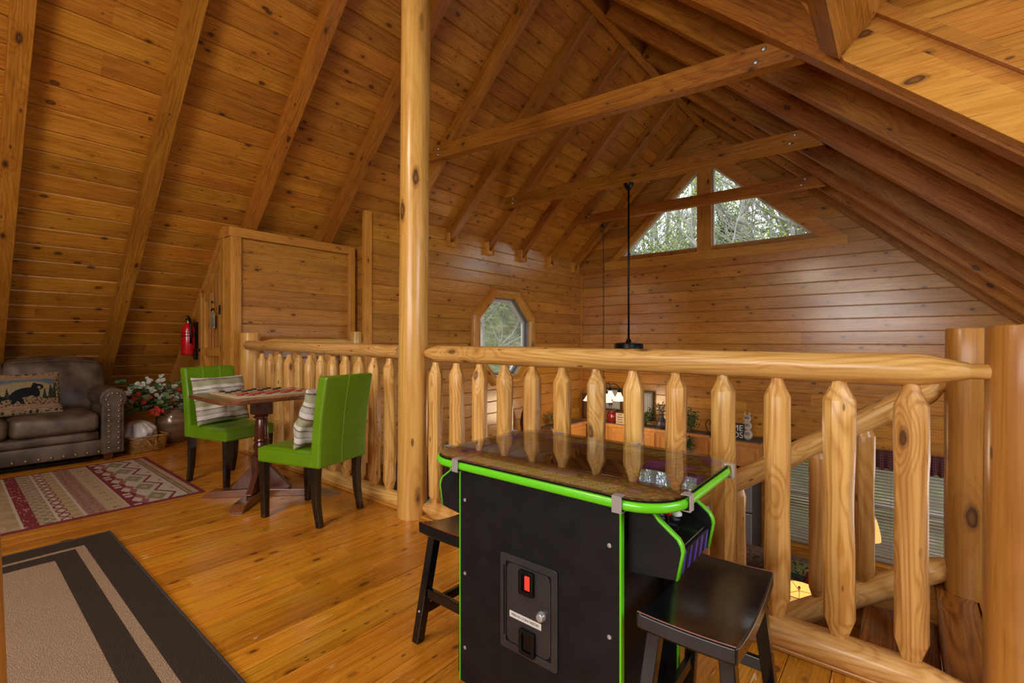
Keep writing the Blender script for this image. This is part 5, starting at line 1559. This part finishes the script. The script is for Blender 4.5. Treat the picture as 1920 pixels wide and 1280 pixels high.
MB().grid(lambda u, v: (0.0738*cos(radians(185+50*u)), 0.0738*sin(radians(185+50*u)), 0.09+0.13*v), 8, 2).build('label', plain('extinguisher_label', (0.6, 0.6, 0.6), 0.5), fe, fix=False)
MB().box(-0.03, 0.03, 0.072, 0.096, 0.05, 0.40).build('bracket', BLACKM, fe)

# ---- hanging tag on the closet door
hg = thing('hanging_ornament', 'small tan and teal lettered plaque hung on raffia from the closet door', 'ornament', (-6.02, 1.965, 1.30))
o = MB().box(-0.035, 0.04, -0.006, 0.006, 0.0, 0.17).build('plaque', plain('aged_teal', (0.24, 0.30, 0.22), 0.7, noise_amt=0.4, nscale=40), hg, bevel=0.002)
SQ = plain('plaque_paint', (0.05, 0.09, 0.12), 0.7); OC_ = plain('plaque_ochre', (0.42, 0.22, 0.04), 0.7)
for k in range(4): MB().box(-0.02, 0.025, -0.0072, -0.0058, 0.02+0.024*k, 0.026+0.024*k).box(-0.016+0.012*k % 0.03, -0.010+0.012*k % 0.03, -0.0072, -0.0058, 0.018+0.024*k, 0.036+0.024*k).build('painted_line', SQ, hg)
MB().box(-0.012, 0.014, -0.0074, -0.0058, 0.12, 0.15).build('painted_line', OC_, hg)
MB().tube([(0, -0.002, 0.17), (-0.012, -0.002, 0.20), (0.005, -0.002, 0.24), (0.0, -0.002, 0.29)], 0.0045, 6).build('ribbon', plain('raffia', (0.50, 0.36, 0.18), 0.8), hg)
MB().tube([(0.0, -0.002, 0.29), (-0.03, -0.006, 0.345), (-0.045, -0.006, 0.40)], 0.0022, 5).tube([(0.0, -0.002, 0.29), (0.008, -0.006, 0.40)], 0.0022, 5).tube([(0.0, -0.002, 0.29), (0.055, -0.006, 0.315)], 0.003, 5).build('ribbon', bpy.data.materials['raffia'], hg)
MB().prism([(-0.09, 0.06), (-0.075, 0.05), (-0.06, 0.10), (-0.045, 0.15), (-0.06, 0.15), (-0.08, 0.12)], -0.004, 0.004, lambda x, z, y: (x, y, z)).build('leaf_charm', OC_, hg)
for x, z in ((0.0, 0.295), (-0.02, 0.205), (0.022, 0.215)): MB().ball((x, -0.008, z), 0.014, 8, 5).build('bead', BLACKM, hg, smooth=True)
# ================================================================ great room below
GLOW = plain('lit_glass_shade', (0.9, 0.8, 0.6), 0.4, emis=(1.0, 0.80, 0.52), estr=1.3)
AMB = plain('lit_amber_shade', (0.8, 0.5, 0.2), 0.6, emis=(1.0, 0.50, 0.13), estr=0.6)
# chandelier on its chain
CH = thing('chandelier', 'black chandelier with lit bell shades, hung on a long chain over the kitchen', 'chandelier', (-4.04, 7.42, 3.20))
MB().lathe([(0.012, -0.05), (0.045, -0.04), (0.06, 0.0)], 16).build('canopy', BLACKM, CH, auto=40)
ch = MB(); zc = -0.05; k = 0
while zc > -2.72:
    pts = []
    for q in range(10):
        a = 2*pi*q/10; x = 0.011*cos(a); z = 0.030*sin(a)
        pts.append((x, 0, zc-0.026+z) if k % 2 else (0, x, zc-0.026+z))
    ch.tube(pts, 0.0032, 4, closed=True); zc -= 0.050; k += 1
ch.build('chain', BLACKM, CH)
MB().lathe([(0.01, -2.72), (0.025, -2.76), (0.03, -2.85), (0.045, -2.90), (0.03, -2.97), (0.012, -3.02), (0.0, -3.03)], 16).build('stem', BLACKM, CH, auto=50)
for q in range(5):
    a = radians(72*q+20); d_ = (cos(a), sin(a))
    pts = [(d_[0]*r, d_[1]*r, z) for r, z in ((0.02, -2.86), (0.12, -2.80), (0.20, -2.79), (0.26, -2.84), (0.27, -2.90))]
    MB().tube(pts, 0.009, 8).build('arm', BLACKM, CH, smooth=True)
    MB().lathe([(0.028, -2.93), (0.035, -2.95), (0.05, -2.99), (0.085, -3.05), (0.11, -3.075), (0.108, -3.08)], 20, (d_[0]*0.27, d_[1]*0.27, 0), cap=False).build('shade', GLOW, CH, smooth=True)
    MB().lathe([(0.015, -2.89), (0.03, -2.91), (0.03, -2.935)], 12, (d_[0]*0.27, d_[1]*0.27, 0)).build('socket', BLACKM, CH)
bulb('chandelier_bulb', (-4.04, 7.42, -0.25), 40, (1.0, 0.74, 0.45), 0.30)

# kitchen wall cabinets
def cabinet(label, loc, rz, w, h, dpt=0.32, doors=1, group=None):
    t = thing('wall_cabinet', label, 'cabinet', loc, rz, group)
    MB().box(0.002, w-0.002, 0.0, dpt, 0, h-0.03).build('body', OAK, t, bevel=0.002)
    MB().box(-0.0, w, -0.025, dpt, h-0.05, h).build('cornice', OAK, t, bevel=0.004)
    MB().box(0.0, w, 0.0, dpt, h, h+0.012).build('top_board', plain('dusty_top', (0.16, 0.13, 0.10), 0.8), t)
    dw_ = (w-0.04)/doors
    for i in range(doors):
        x0 = 0.02+i*dw_+0.006; x1 = x0+dw_-0.012; z0 = 0.015; z1 = h-0.075; f = 0.055
        d_ = MB().box(x0+f-0.004, x1-f+0.004, -0.012, -0.002, z0+f-0.004, z1-f+0.004).build('door', OAK, t)
        for a, b_, c_, e_ in ((x0, x0+f, z0, z1), (x1-f, x1, z0, z1)): MB().box(a, b_, -0.020, -0.001, c_, e_).build('stile', OAK, d_, bevel=0.002)
        for c_, e_ in ((z0, z0+f), (z1-f, z1)): MB().box(x0+f, x1-f, -0.020, -0.001, c_, e_).build('rail', OAK, d_, bevel=0.002)
        MB().box(x0+f+0.02, x1-f-0.02, -0.017, -0.011, z0+f+0.02, z1-f-0.02).build('raised_panel', OAK, d_, bevel=0.005)
        MB().tube([(x1-0.03, -0.018, z0+0.06), (x1-0.03, -0.045, z0+0.075), (x1-0.03, -0.045, z0+0.13), (x1-0.03, -0.018, z0+0.145)], 0.004, 6).build('handle', BLACKM, d_)
    return t
ZT = -0.47
cabs = [(-4.93, 0.46), (-4.47, 0.50), (-3.97, 0.48), (-3.49, 0.46), (-3.03, 0.50)]
nm_ = ['closest to the corner', 'under the red crock', 'under the green leafy plant', 'under the dark grey vase', 'under the upright trailing plant']
for (x, w_), s_ in zip(cabs, nm_):
    cabinet('oak wall cabinet on the far wall, '+s_, (x, YG-0.33, ZT-0.76), 0, w_, 0.76)
cabinet('short oak cabinet above the refrigerator', (-2.50, YG-0.50, ZT-0.40), 0, 0.80, 0.40, 0.49, 2)
cabinet('oak wall cabinet on the octagon-window wall, next to the corner', (XW+0.33, 7.72, ZT-0.76), pi/2, 0.66, 0.76, 0.32)
cabinet('oak wall cabinet on the octagon-window wall, farther from the corner', (XW+0.33, 7.14, ZT-0.76), pi/2, 0.56, 0.76, 0.32)
# base cabinets and worktop, only glimpsed
kb = thing('base_cabinet', 'long oak base cabinet run under the wall cabinets', 'cabinet', (-3.7, YG-0.35, LOW))
MB().box(-1.5, 1.25, -0.25, 0.33, 0.08, 0.88).build('body', OAK, kb)
MB().box(-1.5, 1.25, -0.29, 0.34, 0.88, 0.92).build('worktop', plain('worktop', (0.10, 0.09, 0.08), 0.3), kb, bevel=0.004)
fr = thing('refrigerator', 'grey refrigerator glimpsed below the short oak cabinet', 'refrigerator', (-2.12, 8.32, LOW))
FG = plain('fridge_grey', (0.28, 0.30, 0.33), 0.32, metal=0.4)
MB().box(-0.33, 0.33, -0.28, 0.36, 0.02, 1.70).build('body', plain('fridge_side', (0.02, 0.02, 0.022), 0.4), fr, bevel=0.006)
MB().box(-0.33, 0.33, -0.34, -0.285, 0.04, 1.12).build('door', FG, fr, bevel=0.012)
MB().box(-0.33, 0.33, -0.34, -0.285, 1.14, 1.69).build('door', FG, fr, bevel=0.012)
MB().tube([(-0.27, -0.345, 0.6), (-0.27, -0.39, 0.63), (-0.27, -0.39, 1.05), (-0.27, -0.345, 1.08)], 0.012, 8).build('handle', STEEL, fr, smooth=True)

# things on top of the cabinets
TOPZ = ZT+0.012
def crock(name, label, x, y, prof, mat, cat):
    t = tag(MB().lathe(prof, 24).build(name, mat, None, auto=60, loc=(x, y, TOPZ)), label, cat); return t
crock('crock', 'glossy dark red crock on top of the kitchen cabinets', -4.44, 8.50, [(0.07, 0), (0.095, 0.04), (0.105, 0.11), (0.10, 0.17), (0.075, 0.21), (0.07, 0.225), (0.082, 0.24), (0.075, 0.24), (0.0, 0.22)], plain('red_glaze', (0.20, 0.012, 0.015), 0.2, coat=0.4), 'crock')
vz = crock('vase', 'dark grey bulbous vase on the cabinets holding dried flowers', -3.42, 8.48, [(0.065, 0), (0.095, 0.03), (0.10, 0.09), (0.075, 0.16), (0.045, 0.21), (0.038, 0.25), (0.05, 0.27), (0.04, 0.27), (0.0, 0.24)], plain('pewter_glaze', (0.05, 0.045, 0.045), 0.35), 'vase')
def sprig(name, label, loc, r, h, n, cols, droop=0.0, seed=1, leaf=(0.04, 0.014), cat='plant', fl=1.0):
    rn = random.Random(seed); t = thing(name, label, cat, loc); st = MB(); mbs = [MB() for _ in cols]
    for i in range(n):
        a = rn.uniform(0, 2*pi); rr = r*rn.uniform(0.2, 1); z1 = h*rn.uniform(0.4, 1.0)
        e = Vector((rr*cos(a), rr*sin(a)*0.6*fl, z1-droop*rr/r*rn.uniform(0.5, 2)))
        mid = Vector((e.x*0.35, e.y*0.35, max(z1*0.7, e.z*0.6)))
        st.tube([(0, 0, -0.05), tuple(mid), tuple(e)], 0.0018, 3)
        for k in range(9):
            f = 0.3+0.7*k/8; p = (mid*(1-f)*2*f+e*f*f) if f < 1 else e
            p = p+Vector((rn.uniform(-.02, .02), rn.uniform(-.02, .02), rn.uniform(-.02, .02)))
            d_ = Vector((rn.uniform(-1, 1), rn.uniform(-1, 1), rn.uniform(-.6, 1))).normalized(); q = d_.orthogonal().normalized()
            mbs[rn.randrange(len(cols))].add([p, p+d_*leaf[0]*0.5+q*leaf[1], p+d_*leaf[0], p+d_*leaf[0]*0.5-q*leaf[1]], [(0, 1, 2, 3)])
    st.build('stem', cols[0], t)['kind'] = 'stuff'
    for mb, c_ in zip(mbs, cols): mb.build('foliage', c_, t, fix=False)['kind'] = 'stuff'
    return t
GRD = plain('foliage_dark', (0.05, 0.085, 0.028), 0.55); GRL = plain('foliage_light', (0.13, 0.17, 0.045), 0.55); DRY = plain('dried_flowers', (0.42, 0.30, 0.16), 0.7)
sprig('dried_flowers', 'dried tan flowers standing in the dark grey vase', (-3.42, 8.48, TOPZ+0.24), 0.16, 0.24, 22, [DRY, GRD, DRY], seed=3)
sprig('artificial_plant', 'green leafy plant beside the framed picture on the cabinets', (-3.74, 8.50, TOPZ), 0.22, 0.34, 30, [GRD, GRL], seed=4)
sprig('artificial_plant', 'upright dark green plant with tendrils trailing over the cabinet door', (-2.86, 8.44, TOPZ), 0.15, 0.46, 44, [GRD, GRL], seed=6, droop=0.05)
sprig('trailing_plant', 'trailing tendrils hanging below the upright dark green plant', (-2.86, 8.34, TOPZ+0.02), 0.11, -0.42, 12, [GRD], seed=7, leaf=(0.05, 0.016))
sprig('artificial_plant', 'low pale green plant on the corner cabinet near the octagonal window', (-5.05, 7.45, TOPZ), 0.25, 0.24, 34, [GRL, GRD], seed=8, fl=1.6)
# wire baskets / iron ornament beside the plants
ir = thing('iron_ornament', 'black scrolled iron ornament beside the upright plant', 'ornament', (-2.53, 8.48, TOPZ))
for s in (-1, 1): MB().tube([(s*0.01, 0, 0.0), (s*0.08, 0, 0.08), (s*0.10, 0, 0.18), (s*0.05, 0, 0.26), (s*0.01, 0, 0.22), (s*0.03, 0, 0.16)], 0.008, 6).build('scroll', BLACKM, ir, smooth=True)
MB().box(-0.08, 0.08, -0.03, 0.03, 0, 0.012).build('base', BLACKM, ir)
# carved bear/tree piece further left on the side wall
cv = thing('carved_figure', 'dark carved wooden figure on the side wall shelf behind the railing', 'figurine', (-5.08, 6.55, -0.62))
MB().lathe([(0.13, 0), (0.14, 0.05), (0.10, 0.2), (0.12, 0.35), (0.09, 0.5), (0.05, 0.62), (0.02, 0.66)], 18, wob=lump(77, 0.35)).build('carving', CHERRY, cv, smooth=True)
o = MB().box(0, 0.30, 6.1, 7.05, -0.02, 0.02).build('wall_shelf', PTR, None, bevel=0.004, loc=(XW, 0, -0.64)); tag(o, 'plain wooden shelf on the side wall under the octagonal window', 'shelf')
MB().prism([(0, -0.02), (0.24, -0.02), (0, -0.2)], 6.2, 6.23, lambda x, z, y: (x, y, z)).build('bracket', PTR, o)
MB().prism([(0, -0.02), (0.24, -0.02), (0, -0.2)], 6.92, 6.95, lambda x, z, y: (x, y, z)).build('bracket', PTR, o)
# pictures and signs
def picture(name, label, loc, w, h, frame_mat, fn, tilt=0.0, fw=0.03, cat='picture'):
    t = thing(name, label, cat, loc); t.rotation_euler = (tilt, 0, 0)
    for a, b_, c_, e_ in ((-w/2, -w/2+fw, 0, h), (w/2-fw, w/2, 0, h), (-w/2+fw, w/2-fw, 0, fw), (-w/2+fw, w/2-fw, h-fw, h)):
        MB().box(a, b_, -0.02, 0.004, c_, e_).build('frame', frame_mat, t, bevel=0.002)
    o = MB().grid(lambda u, v: (-w/2+fw+(w-2*fw)*u, -0.004, fw+(h-2*fw)*v), 40, 50).build('print', printed(name+'_print', 0.6), t, fix=False)
    paint(o, lambda c: fn((c.x+w/2)/w, c.z/h)); return t
FRM = plain('dark_frame', (0.03, 0.02, 0.015), 0.4); FRR = plain('mahogany_frame', (0.09, 0.02, 0.012), 0.3)
def forest_print(u, v):
    if abs(u-0.5) > 0.36 or abs(v-0.5) > 0.38: return (0.30, 0.30, 0.30)
    if abs(((u*9) % 1)-0.5) < 0.13 and v > 0.2: return (0.18, 0.18, 0.18)
    if (u-0.35)**2/0.02+(v-0.30)**2/0.004 < 1 or (abs(u-0.30) < 0.02 or abs(u-0.42) < 0.02) and 0.14 < v < 0.45: return (0.015, 0.015, 0.015)
    return (0.42, 0.42, 0.42)
picture('framed_picture', 'dark framed black and white picture of a deer, leaning behind the plant', (-3.87, YG-0.06, TOPZ+0.08), 0.42, 0.56, FRM, forest_print, 0.0)
picture('framed_picture', 'dark framed picture glimpsed behind the chandelier shades', (-4.52, YG-0.05, -0.25), 0.40, 0.45, FRM, forest_print, 0.0)
picture('framed_picture', 'tall mahogany framed picture leaning in the kitchen corner', (-5.05, 8.60, TOPZ+0.0), 0.24, 0.52, FRR, lambda u, v: (0.13+0.1*noise.noise(Vector((u*6, v*9, 0))), 0.07, 0.03), 0.0)
picture('lantern', 'black lantern-shaped frame on the corner cabinet', (-5.10, 8.35, TOPZ+0.0), 0.10, 0.05, FRM, lambda u, v: (0.02, 0.02, 0.02), 0.0, fw=0.01, cat='ornament') if False else None
sg = thing('wooden_sign', 'small cream sign with brown lettering next to the red crock', 'sign', (-4.22, 8.44, TOPZ))
MB().box(-0.10, 0.10, -0.01, 0.01, 0, 0.21).build('board', plain('cream_board', (0.55, 0.45, 0.30), 0.7), sg, bevel=0.002)
BR = plain('sign_brown', (0.10, 0.035, 0.02), 0.7)
for k, wds in enumerate((0.15, 0.12, 0.14, 0.10)): 
    for q in range(int(wds/0.022)): MB().box(-wds/2+q*0.022, -wds/2+q*0.022+0.013, -0.012, -0.0095, 0.025+k*0.047, 0.050+k*0.047).build('painted_mark', BR, sg)
s2 = thing('wooden_sign', 'black block sign with white capital letters beside the owl totem', 'sign', (-2.09, 8.36, TOPZ))
MB().box(-0.13, 0.11, -0.02, 0.02, 0, 0.26).build('board', plain('black_board', (0.02, 0.02, 0.02), 0.5), s2, bevel=0.003)
WI = plain('sign_white', (0.7, 0.7, 0.68), 0.6)
lettering('ME', 0.135, (0.10, -0.0215, 0.185), (pi/2, 0, 0), s2, WI, 'RIGHT', 0.001)
lettering('DS', 0.135, (0.10, -0.0215, 0.07), (pi/2, 0, 0), s2, WI, 'RIGHT', 0.001)
# owl totem
ow_ = thing('owl_totem', 'white ceramic totem of three stacked owls on the short cabinet', 'figurine', (-1.945, 8.40, TOPZ))
OWL = plain('owl_ceramic', (0.52, 0.47, 0.42), 0.4); OWD = plain('owl_lines', (0.10, 0.06, 0.05), 0.5)
for k, (z, r) in enumerate(((0.0, 0.082), (0.155, 0.070), (0.285, 0.060))):
    MB().ball((0, 0, z+r*1.05), r, 18, 12, (1, 0.85, 1.12)).build('owl', OWL, ow_, smooth=True)
    for s in (-1, 1):
        zz = z+r*1.35
        ri = MB().tube([(s*r*0.38+r*0.30*cos(a), -r*0.80-0.004, zz+r*0.30*sin(a)) for a in [2*pi*q/12 for q in range(12)]], 0.0035, 5, closed=True).build('eye_ring', OWD, ow_)
        MB().ball((s*r*0.38, -r*0.80, zz), r*0.10, 8, 6).build('pupil', OWD, ow_, smooth=True)
        if k == 2: MB().lathe([(0.018, 0), (0.010, 0.03), (0.002, 0.055)], 8, (s*0.035, 0, z+r*2.0)).build('ear', OWL, ow_)
    MB().lathe([(0.006, 0), (0.0, -0.018)], 6, (0, -r*0.9, z+r*1.25)).build('beak', OWD, ow_)

# lamps, sofa and cushions in the sitting corner
def lamp(name, label, loc, base_h, r0, r1, h, power):
    t = thing(name, label, 'lamp', loc)
    MB().lathe([(0.10, 0), (0.10, 0.02), (0.03, 0.04), (0.018, 0.08), (0.03, base_h*0.5), (0.016, base_h*0.9), (0.012, base_h)], 18).build('base', BRASS if base_h < 1 else BLACKM, t, auto=50)
    MB().lathe([(r0, base_h-0.02), (r0*0.93+r1*0.07, base_h+h*0.2), ((r0+r1)/2, base_h+h*0.6), (r1, base_h+h-0.02)], 28, cap=False).build('shade', AMB, t, smooth=True)
    MB().tube([(r1*cos(a), r1*sin(a), base_h+h-0.02) for a in [2*pi*q/20 for q in range(20)]], 0.004, 5, closed=True).build('shade_ring', BLACKM, t)
    for a in (0, 2*pi/3, 4*pi/3): MB().tube([(0, 0, base_h+h-0.03), (r1*cos(a), r1*sin(a), base_h+h-0.02)], 0.0025, 4).build('spider', BLACKM, t)
    MB().lathe([(0.004, base_h), (0.004, base_h+h-0.02), (0.012, base_h+h-0.01), (0.014, base_h+h+0.005), (0.0, base_h+h+0.02)], 10).build('finial', BRASS, t, auto=40)
    bulb(name+'_bulb', (loc[0], loc[1], loc[2]+base_h+h*0.45), power, (1.0, 0.66, 0.34), 0.04)
    return t
lamp('floor_lamp', 'amber shaded floor lamp standing in front of the wide window blind', (-0.36, 7.95, LOW), 1.16, 0.155, 0.10, 0.30, 2)
lamp('table_lamp', 'amber shaded lamp seen from above, under the stair rail', (-0.80, 5.55, LOW+0.56), 0.42, 0.25, 0.20, 0.32, 1.5)
o = thing('end_table', 'small wooden table under the amber shaded lamp seen from above', 'table', (-0.80, 5.55, LOW))
MB().box(-0.28, 0.28, -0.28, 0.28, 0.52, 0.56).build('tabletop', CHERRYX, o, bevel=0.006)
for sx in (-1, 1):
    for sy in (-1, 1): MB().box(sx*0.25-0.025, sx*0.25+0.025, sy*0.25-0.025, sy*0.25+0.025, 0, 0.52).build('leg', CHERRY, o)
ls = thing('sofa', 'dark patterned sofa in the sitting corner below, seen past the stair rail', 'sofa', (-1.15, 6.9, LOW))
UP = plain('patterned_upholstery', (0.085, 0.05, 0.035), 0.8, noise_amt=0.85, nscale=26)
MB().box(-0.85, 0.85, -0.45, 0.45, 0.10, 0.45).build('base', UP, ls, bevel=0.04)
MB().box(-0.85, 0.85, 0.15, 0.50, 0.30, 0.92).build('backrest', UP, ls, bevel=0.08)
for sx in (-1, 1): MB().box(sx*0.85-0.12, sx*0.85+0.12, -0.48, 0.45, 0.10, 0.66).build('arm', UP, ls, bevel=0.06)
for x in (-0.42, 0.42): MB().box(x-0.38, x+0.38, -0.46, 0.18, 0.44, 0.56).build('seat_cushion', UP, ls, bevel=0.04)
def moose(c):
    if c.y > 0.06: return (0.12, 0.13, 0.04) if noise.noise(Vector((c.x*30, c.y*30, 0))) < 0.2 else (0.02, 0.025, 0.02)
    if c.y > -0.02: return (0.02, 0.03, 0.02)
    return (0.45, 0.42, 0.36) if noise.noise(Vector((c.x*40, c.y*40, 3))) < 0.2 else (0.15, 0.02, 0.02)
throw('green and red woodland throw pillow on the sofa below', (-1.07, 6.93, LOW+0.78), frame_rot((0.1, -1, 0.5), (0, 0.5, 1)), w=0.45, h=0.45, fn=moose, seed=9)
throw('red throw pillow on the sofa below', (-0.75, 6.85, LOW+0.74), frame_rot((-0.2, -1, 0.5), (0, 0.5, 1)), w=0.40, h=0.40, fn=lambda c: (0.20, 0.02, 0.02), seed=10)

# ================================================================ outdoors: wooded hillside seen through the windows
m, nt, b = newmat('leaf_litter'); N = nt.nodes; L = nt.links
tc = N.new('ShaderNodeTexCoord'); n1 = N.new('ShaderNodeTexNoise'); n1.inputs['Scale'].default_value = 1.6; n1.inputs['Detail'].default_value = 10
L.new(tc.outputs['Object'], n1.inputs['Vector']); rp = N.new('ShaderNodeValToRGB')
rp.color_ramp.elements[0].position = 0.35; rp.color_ramp.elements[0].color = (0.09, 0.06, 0.035, 1); rp.color_ramp.elements[1].position = 0.65; rp.color_ramp.elements[1].color = (0.26, 0.19, 0.12, 1)
e = rp.color_ramp.elements.new(0.55); e.color = (0.12, 0.14, 0.04, 1)
L.new(n1.outputs[0], rp.inputs[0]); L.new(rp.outputs[0], b.inputs['Base Color']); b.inputs['Roughness'].default_value = 0.95
def hill(x, y):
    d1 = max(0, -x-8.6); d2 = max(0, y-10.5)
    return -3.0+((0.42*d1)**2+(0.26*d2)**2)**0.5+0.5*noise.noise(Vector((x*0.15, y*0.15, 0)))
o = MB().grid(lambda u, v: (-60+110*u, -10+80*v, hill(-60+110*u, -10+80*v)-(0.6 if (-60+110*u) > -9 and (-10+80*v) < 11 else 0)), 70, 60).build('ground', m, None, smooth=True)
o['kind'] = 'structure'
BARK = plain('pale_bark', (0.34, 0.31, 0.27), 0.9, noise_amt=0.35, nscale=4)
LF = [plain('spring_leaves', (0.30, 0.36, 0.07), 0.7), plain('evergreen_leaves', (0.07, 0.13, 0.045), 0.7)]
def tree_meshes(seed, H, dens, lf, nb=16):
    rn = random.Random(seed); tb = MB(); lv = MB()
    lean = Vector((rn.uniform(-.06, .06), rn.uniform(-.06, .06), 1))
    trunk = [Vector((lean.x*H*t+0.12*noise.noise(Vector((t*4, seed, 0))), lean.y*H*t+0.12*noise.noise(Vector((t*4, seed, 5))), H*t)) for t in [k/9 for k in range(10)]]
    tb.tube(trunk, [0.13*(1-0.85*k/9) for k in range(10)], 7)
    def branch(p, d_, L_, r, lev):
        pts = [p]; q = p.copy(); dd = d_.copy()
        for k in range(4):
            dd = (dd+Vector((rn.uniform(-.3, .3), rn.uniform(-.3, .3), rn.uniform(-.1, .28)))).normalized(); q = q+dd*L_/4; pts.append(q.copy())
        tb.tube(pts, [r*(1-0.75*k/4) for k in range(5)], 4, cap=False)
        if lev:
            for k in range(3+rn.randrange(3)):
                f = rn.randrange(1, 5); branch(pts[f], (dd+Vector((rn.uniform(-1, 1), rn.uniform(-1, 1), rn.uniform(-.3, .6)))).normalized(), L_*0.5, r*0.45, lev-1)
        for k in range(int(dens*(4 if lev == 0 else 2))):
            c_ = pts[rn.randrange(2, 5)]+Vector((rn.gauss(0, .22), rn.gauss(0, .22), rn.gauss(0, .18)))
            u_ = Vector((rn.uniform(-1, 1), rn.uniform(-1, 1), rn.uniform(-1, 1))).normalized(); w_ = u_.orthogonal().normalized(); s = rn.uniform(0.03, 0.07)
            lv.add([c_-u_*s, c_+w_*s*0.6, c_+u_*s, c_-w_*s*0.6], [(0, 1, 2, 3)])
    for k in range(nb):
        t = rn.uniform(0.15, 0.97); i = int(t*9); p = trunk[i].lerp(trunk[i+1], t*9-i)
        a = rn.uniform(0, 2*pi); branch(p, Vector((cos(a), sin(a), rn.uniform(0.2, 0.9))).normalized(), H*0.28*(1.15-t), 0.045*(1.1-t)+0.008, 2)
    return tb, lv
TM = []
for i, (H, dens, lf, nb) in enumerate(((11, 0.0, 0, 22), (13, 1.5, 0, 20), (9, 2.5, 0, 20), (12, 0.4, 0, 22), (6, 6, 1, 22))):
    tb, lv = tree_meshes(100+i, H, dens, lf, nb); a = tb.mesh('trunk'); a.materials.append(BARK); c_ = lv.mesh('foliage'); c_.materials.append(LF[lf]); TM.append((a, c_))
TL_ = ['bare grey tree on the wooded hillside outside the windows', 'tall tree with thin spring leaves on the hillside outside', 'young tree in yellow-green leaf on the hillside outside', 'tall grey tree with a few leaves on the hillside outside', 'low evergreen bush among the trees outside']
TG = ['bare trees outside', 'thinly leafed trees outside', 'young leafing trees outside', 'grey trees outside', 'evergreen bushes outside']
rn = random.Random(12)
def plant(x, y, k, s=1.0):
    t = thing('evergreen_bush' if k == 4 else 'forest_tree', TL_[k], 'bush' if k == 4 else 'tree', (x, y, hill(x, y)-0.1), rn.uniform(0, 6.28), TG[k])
    t.scale = (s, s, s)
    link_mesh('trunk', TM[k][0], t)
    if len(TM[k][1].polygons): link_mesh('foliage', TM[k][1], t)
for i in range(46):       # behind the gable, fanned out as seen from the loft
    f = i/46; y = 12.0+22*((i*0.618) % 1); x = -0.62*y-1.5+0.72*y*((i*0.381) % 1)
    plant(x, y, (0, 3, 1, 2, 0, 3, 4, 2, 1)[i % 9], rn.uniform(0.85, 1.35))
for i in range(30):       # beyond the octagonal window
    d_ = 3.2+17*((i*0.618) % 1); x = -9.0-d_*0.9; y = (5.2+2.2*((i*0.381+0.2) % 1))/5.29*(-x)
    plant(x, y, (0, 4, 2, 3, 4, 1, 0, 2)[i % 8], rn.uniform(0.7, 1.1))
